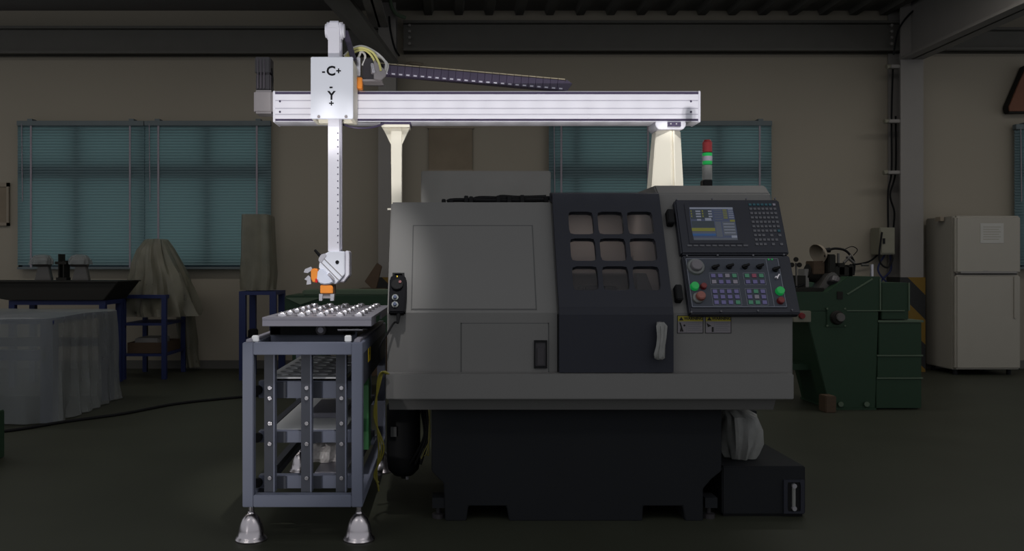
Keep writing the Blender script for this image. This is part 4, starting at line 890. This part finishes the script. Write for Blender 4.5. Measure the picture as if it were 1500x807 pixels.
B(xa + .02, xb - .14, 9.5, 9.7, .976, Z(318, d)).build('machine_column', 'tool_metal', cm2, bev=.01)
B(xa + .0, xa + .12, 9.44, 9.5, Z(336, d), Z(322, d)).build('machine_head', 'machine_grey', cm2, bev=.01); B(xa + .0, xa + .12, 9.44, 9.5, Z(380, d), Z(350, d)).build('machine_plate', 'machine_grey', cm2, bev=.01)
R_ = [(Z(py, d), (X(a, d) + X(b, d)) / 2, 9.6, (X(b, d) - X(a, d)) / 2, .19) for (py, a, b) in ((315, 358, 396), (317, 357, 399), (340, 356, 400), (370, 356, 402), (400, 355, 404), (418, 356, 402), (424.5, 357, 401))]
MB().drape(R_, 60, 5, .012, 9, 21).build('plastic_cover', 'plastic_old', cm2, smooth=True)
tag(B(X(363, 9.45), X(374, 9.45), 9.45, 9.6, .451, .55).build('parts_box', 'black', bev=.01), 'small black box on the shelf of the blue stand behind the cart', 'box')
# green machine behind the cart, leaning board
gm_ = thing('green_machine_bed', (-1.1, 8.4, 0), 'long green machine bed standing behind the stocker cart', 'machine')
B(X(417, 8.0), X(640, 8.0), 8.0, 8.7, .62, Z(433, 8.0)).build('bed', 'green_paint', gm_, bev=.01)
B(X(440, 8.0), X(640, 8.0), 8.1, 8.6, Z(433, 8.0), Z(425, 8.1)).build('slide_table', 'green_edge', gm_, bev=.01)
for x in (X(425, 8.0), X(600, 8.0)): B(x, x + .3, 8.1, 8.6, 0, .62).build('pedestal', 'green_paint', gm_, bev=.01)
MB().prism([(X(418, 7.99), Z(436, 8)), (X(470, 7.99), Z(436, 8)), (X(440, 7.99), Z(446, 8))], 7.985, 8.0).build('end_cover', 'green_edge', gm_)
lb = tag(MB().prism([(X(535, 9.9), Z(412, 9.9)), (X(553, 9.9), Z(385, 9.9)), (X(560, 9.9), Z(390, 9.9)), (X(552, 9.9), Z(422, 9.9)), (X(545, 9.9), Z(422, 9.9))], 9.82, 9.9).build('timber_block', 'wood', bev=.004), 'tilted brown timber piece by the foot of the left column', 'timber')
lb2 = tag(B(X(528, 9.9), X(566, 9.9), 9.7, 10.05, 0, Z(422, 9.9)).build('timber_trestle', 'wood', bev=.006), 'brown timber block standing behind the green machine bed', 'timber')
# far left: wall frame, green cabinet corner, floor cable
wf = thing('wall_frame', P(5, 332, WD - .03), 'beige framed notice on the wall at the left edge', 'frame')
B(X(-40, WD), X(14, WD), WD - .02, WD - .005, Z(331, WD), Z(269, WD)).build('board', 'notice', wf)
for q in ((-42, 15, 331, 326), (-42, 15, 274, 268), (11, 15, 331, 268)): B(X(q[0], WD), X(q[1], WD), WD - .035, WD, Z(q[2], WD), Z(q[3], WD)).build('frame_bar', 'frame_beige', wf, bev=.004)
gc = thing('green_cabinet', (X(-30, 5.2), 5.35, 0), 'edge of a green cabinet at the bottom left of the photo', 'cabinet')
B(X(-90, 5.2), X(7, 5.6), 5.2, 5.6, 0, Z(616, 5.2)).build('body', 'green_paint', gc, bev=.006)
B(X(-85, 5.2), X(-25, 5.2), 5.19, 5.2, .03, Z(622, 5.2)).build('door', 'green_edge', gc)
def fl(px, py): d = F * H / (py - PY); return Vector((X(px, d), d, .012))
tag(MB().tube([fl(-60, 640), fl(20, 632), fl(100, 619), (fl(180, 608)), fl(260, 593), fl(355, 583), fl(420, 578)], .012).build('floor_cable', 'rubber'), 'long black cable lying across the floor left of the cart', 'cable')
# notice board and hook bracket on the wall behind the gantry
nb = thing('notice_board', P(660, 250, WD - .03), 'faded brown board on the wall under the gantry beam', 'board')
B(X(628, WD), X(692, WD), WD - .03, WD - .005, Z(250, WD), Z(188, WD)).build('panel', 'notice', nb, bev=.005)
for q in ((626, 694, 252, 249), (626, 694, 189, 186)): B(X(q[0], WD), X(q[1], WD), WD - .04, WD, Z(q[2], WD), Z(q[3], WD)).build('edge_strip', 'frame_beige', nb)
wk = tag(MB().tube([P(597, 100, WD - .01), P(597, 93, WD - .1), P(601, 92, WD - .1), P(620, 95, WD - .1)], .02, smooth=False).build('wall_bracket', 'frame_beige'), 'thin bent bracket high on the wall above the cable carrier', 'bracket')
bn_ = tag(MB().tube([P(571, -6, 10.0), P(573, 8, 10.0), P(580, 20, 10.0), P(594, 26, 10.05)], .022).build('cable_bundle', 'green_edge'), 'bundle of cables hanging at the head of the left column', 'cable')
tag(MB().tube([P(570, 24, 10.05), P(572, 45, 10.05), P(578, 70, 10.05), P(585, 82, 10.1)], .012).build('drop_cable', 'rubber'), 'thin black cable running down the left column head', 'cable')

# ------------------------------------------------------------------ right side of the workshop
# refrigerator
fr = thing('refrigerator', (6.16, 10.05, 0), 'white two door refrigerator by the right wall column', 'refrigerator')
f0, f1, fd = X(1400, 9.76), X(1496, 9.76), 9.76; zt_ = Z(316, fd); zs_ = Z(401.5, fd)
B(f0, f1, fd + .07, 10.38, .06, zt_).build('body', 'fridge_white', fr, bev=.012)
for nm, a, b in (('lower_door', .07, zs_ - .008), ('freezer_door', zs_ + .008, zt_)):
    dd = B(f0, f1, fd, fd + .065, a, b).build(nm, 'fridge_white', fr, bev=.02, seg=3)
    if nm == 'lower_door': B(f1 - .09, f1 - .06, fd - .012, fd, b - .5, b - .02).build('handle_groove', 'fridge_white', dd, bev=.005)
    else: B(f0 + .05, f1 - .05, fd - .008, fd, a, a + .025).build('door_grip', 'paper', dd, bev=.003)
B(f0 + .03, f1 - .03, fd + .03, fd + .06, zs_ - .008, zs_ + .008).build('door_gap', 'fridge_seam', fr)
ns = B(X(1436, fd), X(1470, fd), fd - .003, fd, Z(356, fd), Z(327, fd)).build('notice_sheet', 'notice_paper', fr)
g = MB()
for k in range(6): g.box(X(1440, fd), X(1466 - 3 * (k % 2), fd), fd - .004, fd - .003, Z(333 + k * 3.6, fd), Z(331.8 + k * 3.6, fd))
g.build('notice_print', 'fridge_white', ns)
B(X(1440, fd), X(1447, fd), fd - .003, fd, Z(398.5, fd), Z(396.5, fd)).build('badge', 'paper', fr)
for x in (f0 + .05, f1 - .08):
    for y in (fd + .1, 10.3): MB().cyl((x, y, 0), (x, y, .06), .025, n=10).build('foot', 'black', fr)
B(f0 - .06, f0 - .02, fd + .2, fd + .3, zt_ - .05, zt_ - .0).build('hinge_cover', 'frame_beige', fr)
tag(B(X(1357, 10.3), X(1366, 10.3), 10.3, 10.4, Z(327, 10.3), Z(319, 10.3)).build('wall_socket', 'frame_beige', bev=.005), 'small socket on the wall left of the refrigerator top', 'socket') if False else None
# hanging terracotta plaque
hp = thing('hanging_plaque', P(1495, 165, WD - .05), 'dark rimmed terracotta hanging on the wall at the right edge', 'wall hanging')
pl = [(1500, 96), (1520, 96), (1530, 165), (1476, 166), (1474, 156), (1490, 120)]
MB().prism([(X(a, WD - .1), Z(b, WD - .1)) for a, b in pl], WD - .12, WD - .02).build('rim', 'pan_dark', hp, bev=.01)
pl = [(1501, 102), (1520, 102), (1528, 163), (1478, 163), (1477, 157), (1491.5, 122)]
MB().prism([(X(a, WD - .13), Z(b, WD - .13)) for a, b in pl], WD - .14, WD - .12).build('face', 'terracotta', hp, bev=.006)
# pegs on the column, electrical box, conduits
for k, (py, a) in enumerate(((97, 1298), (177, 1295), (252, 1294))):
    p = thing('insulator_peg', P(1306, py, 10.15), ['topmost grey cable peg on the right column', 'middle grey cable peg on the right column', 'lowest grey cable peg on the right column above the switch box'][k], 'bracket', 'cable pegs on the right column')
    B(X(a + 6, 10.15), X(1318, 10.15), 10.13, 10.2, Z(py + 3, 10.15), Z(py - 2, 10.15)).build('arm', 'column_paint', p, bev=.005)
    MB().cyl(P(a, py + 1, 10.16), P(a + 8, py, 10.16), .03, .022, 12).build('cup', 'box_cream', p, bev=.004)
eb = thing('switch_box', P(1301, 372, 10.2), 'cream electrical switch box beside the right column above the green machine', 'switch box')
ex0, ex1 = X(1290, 10.15), X(1312.5, 10.15)
B(ex0, ex1, 10.17, 10.4, Z(373, 10.15), Z(333, 10.15)).build('case', 'box_cream', eb, bev=.008)
B(ex0 + .015, ex1 - .012, 10.16, 10.17, Z(371, 10.15), Z(338, 10.15)).build('door', 'box_cream', eb, bev=.004)
B(ex0 + .03, ex0 + .055, 10.15, 10.16, Z(357, 10.15), Z(349, 10.15)).build('latch', 'black', eb)
for i, l in enumerate(([(1309, 80), (1318, 40), (1345, 10), (1380, -8)], [(1308, 100), (1306, 170), (1306, 250), (1301, 280), (1301, 333)], [(1312, 170), (1312, 250), (1304, 285), (1310, 310), (1309, 333)],
                       [(1292, 340), (1288, 380), (1300, 392), (1307, 380), (1306, 373)], [(1296, 373), (1286, 395), (1300, 415), (1308, 425)], [(1304, 373), (1305, 395), (1292, 410), (1288, 420)], [(1287, 372), (1275, 382), (1262, 386), (1245, 388)])):
    lab = ['black cable crossing the right column head', 'left black cable dropping from the pegs to the switch box', 'right black cable dropping from the pegs to the switch box', 'black cable looping under the switch box',
           'dark blue cable curving down left of the switch box', 'cable crossing below the switch box toward the green machine', 'black cable running from the switch box to the lathe lamp'][i]
    tag(MB().tube([P(a, b, 10.08 if i == 0 else 10.13 if i == 3 else 10.22 + .025 * i) for a, b in l], .011).build('power_cable', 'blue_paint' if i in (4, 5) else 'rubber'), lab, 'cable', 'cables around the right column')
# green machine with pedestal, cabinet and fittings
gd = 7.45; g = thing('green_machine', (3.7, 7.8, 0), 'dark green workshop machine with tapered pedestal and side cabinet near the refrigerator', 'machine')
q = lambda l, d=gd: [(X(a, d), max(0, Z(b, d))) for a, b in l]
MB().prism(q([(1150, 428), (1212, 428), (1243, 405), (1257, 405), (1290, 405), (1290, 456), (1150, 456)]), gd, gd + .7).build('headstock', 'green_paint', g, bev=.006)
MB().prism(q([(1180, 456), (1287, 456), (1282, 600), (1216, 600)]), gd, gd + .6).build('tapered_pedestal', 'green_paint', g, bev=.006)
MB().bar(P(1241, 431, gd - .004), P(1278, 408.5, gd - .004), .012, .012).build('cover_edge', 'green_edge', g); MB().bar(P(1289.5, 408, gd - .004), P(1289.5, 455, gd - .004), .012, .008).build('cover_edge', 'green_edge', g)
MB().bar(P(1240, 455, gd - .002), P(1325, 455, gd - .002), .008, .01).build('cover_edge', 'green_edge', g)
B(X(1292, gd), X(1332, gd), gd + .01, gd + .6, Z(468, gd), Z(414, gd)).build('gear_cover', 'green_paint', g, bev=.006)
B(X(1331, gd), X(1333, gd), gd, gd + .01, Z(455, gd), Z(414, gd)).build('cover_trim', 'green_edge', g)
cbx = (X(1287, gd), X(1350, gd))
for (a, b, e) in ((472, 520, .0), (521, 553, .012), (554, 598, .022)):
    B(cbx[0] - e, cbx[1], gd - .0, gd + .5, max(0.01, Z(b, gd)), Z(a, gd)).build('cabinet_panel', 'green_paint', g, bev=.005)
B(cbx[0] - .01, cbx[1] + .012, gd - .012, gd + .51, Z(472, gd), Z(469, gd)).build('cabinet_rim', 'green_edge', g)
for pz in (520.5, 553.5): B(cbx[0] - .02, cbx[1] + .006, gd - .014, gd, Z(pz + 1, gd), Z(pz - 1, gd)).build('cabinet_ridge', 'green_edge', g)
B(X(1215, gd), X(1282, gd), gd - .02, gd + .62, 0, .015).build('foot_flange', 'green_paint', g)
for px in (1232, 1270): MB().cyl(P(px, 592, gd), P(px, 592, gd - .03), .022, n=12).build('anchor_bolt', 'green_edge', g)
fp = B(X(1210, gd), X(1240, gd), gd - .012, gd, Z(479, gd), Z(450, gd)).build('hub_plate', 'green_paint', g, bev=.005)
u = P(1225, 465, gd); MB().cyl((u.x, gd - .012, u.z), (u.x, gd - .05, u.z), .065, .05, 20).build('hub', 'pan_dark', fp, bev=.006); MB().cyl((u.x + .01, gd - .05, u.z + .005), (u.x + .01, gd - .075, u.z + .005), .04, .035, 18).build('hub_nut', 'tool_metal', fp, bev=.004)
for (a, b) in ((1212, 452), (1238, 452), (1212, 477), (1238, 477)): MB().cyl(P(a, b, gd - .012), P(a, b, gd - .02), .009, n=8).build('plate_screw', 'green_edge', fp)
B(X(1226, gd), X(1234, gd), gd - .01, gd, Z(438, gd), Z(427, gd)).build('name_plate', 'pan_dark', g)
sb_ = B(X(1158, gd), X(1184, gd), gd - .06, gd - .0, Z(471, gd), Z(455, gd)).build('switch_plate', 'box_cream', g, bev=.004)
u = P(1174, 462.5, gd - .06); MB().cyl(u, u - Vector((0, .03, 0)), .028, .024, 16).build('stop_button', 'lamp_red', sb_, bev=.003)
MB().prism(q([(1172, 470), (1180, 470), (1212, 596), (1200, 585)], gd + .2), gd + .2, gd + .55).build('inner_leg', 'pan_dark', g)
B(X(1130, gd + .2), X(1205, gd + .2), gd + .2, gd + .5, Z(542, gd + .2), Z(533, gd + .2)).build('foot_bar', 'green_paint', g, bev=.004)
tag(B(X(1197, gd), X(1214, gd) - .01, gd - .17, gd - .03, 0, Z(576, gd)).build('wood_wedge', 'wood', bev=.006), 'wooden wedge at the foot of the green machine pedestal', 'timber')
# bed top: motor, block, tool slide, chrome lever
gz = Z(428, gd)
B(X(1140, gd), X(1215, gd), gd + .1, gd + .5, gz, Z(422, gd)).build('bed_way', 'pan_dark', g, bev=.004)
zb2 = Z(422, gd)
mt_ = MB().cyl(P(1181, 398, gd + .3), P(1199, 401, gd + .3), .085, n=24).build('drive_motor', 'pan_dark', g, bev=.012)
B(X(1196, gd), X(1203, gd), gd + .25, gd + .4, zb2, Z(394, gd)).build('motor_plate', 'paper', g, bev=.004)
B(X(1184, gd), X(1197, gd), gd + .24, gd + .38, zb2, Z(404, gd)).build('motor_foot', 'pan_dark', g)
B(X(1205, gd), X(1223, gd), gd + .2, gd + .36, Z(402, gd), Z(382, gd)).build('wood_block', 'wood', g, bev=.006)
MB().prism(q([(1206, 428), (1222, 402), (1231, 398), (1240, 406), (1216, 428)]), gd + .12, gd + .3).build('tool_rest', 'tool_metal', g, bev=.01)
for (a, b, c, e) in ((1225, 372, 1236, 404), (1233, 390, 1262, 405), (1240, 385, 1250, 404), (1254, 388, 1263, 405)): B(X(a, gd), X(c, gd), gd + .15, gd + .3, Z(e, gd), Z(b, gd)).build('tool_slide', 'pan_dark', g, bev=.008)
for l in ([(1236, 385), (1247, 374)], [(1240, 376), (1252, 386)], [(1228, 400), (1228, 371)], [(1262, 388), (1272, 388)]): MB().cyl(P(*l[0], gd + .2), P(*l[1], gd + .2), .012, n=8).build('clamp_lever', 'tool_metal', g)
MB().cyl(P(1223, 410, gd + .14), P(1221, 418, gd + .1), .06, n=20).build('hand_wheel', 'dark_metal', g, bev=.006)
MB().cyl(P(1277, 408, gd + .2), P(1277, 387, gd + .2), .014, n=12).build('chrome_post', 'steel', g)
MB().cyl(P(1167, 428, gd + .2), P(1166, 385, gd + .2), .009, n=8).build('gauge_post', 'tool_metal', g)
for (a, b) in ((1166, 380), (1160, 388), (1171, 388)): MB().cyl(P(a, b, gd + .17), P(a, b, gd + .21), .022, n=14).build('post_ball', 'pan_dark', g, bev=.006)
MB().tube([P(1160, 416, gd + .2), P(1168, 420, gd + .2), P(1178, 416, gd + .2)], .01).build('gauge_hose', 'rubber', g)
# gooseneck lamp
la = thing('gooseneck_lamp', P(1250, 402, gd + .25), 'gooseneck work lamp with pale shade above the green machine', 'lamp')
MB().tube([P(1250, 403, gd + .25), P(1251, 384, gd + .25), P(1240, 368, gd + .25), P(1225, 364, gd + .25), P(1214, 366, gd + .25)], .011).build('gooseneck', 'rubber', la)
MB().cyl(P(1216, 366, gd + .25), P(1208, 367, gd + .25), .024, .02, 14).build('socket', 'black', la, bev=.004)
a_, b_2 = P(1208, 367, gd + .25), P(1191, 375, gd + .2); dr_ = (b_2 - a_).normalized()
m = MB(); ax = dr_.orthogonal().normalized(); ay = dr_.cross(ax); n = 24; pr = [(0, .02), (.02, .04), (.05, .075), (.09, .092), (.09, .088), (.05, .071), (.02, .036)]
vs = [];
for t, rr in pr: vs += [a_ + dr_ * t + ax * (rr * math.cos(2 * PI * i / n)) + ay * (rr * math.sin(2 * PI * i / n)) for i in range(n)]
m.add(vs, [(k * n + i, k * n + (i + 1) % n, (k + 1) * n + (i + 1) % n, (k + 1) * n + i) for k in range(len(pr) - 1) for i in range(n)])
m.build('lamp_shade', 'frame_beige', la, smooth=True)
MB().tube([P(1236, 366, gd + .26), P(1248, 361, gd + .26), P(1256, 366, gd + .26), P(1250, 374, gd + .26)], .004, 6).build('lamp_wire', 'rubber', la)
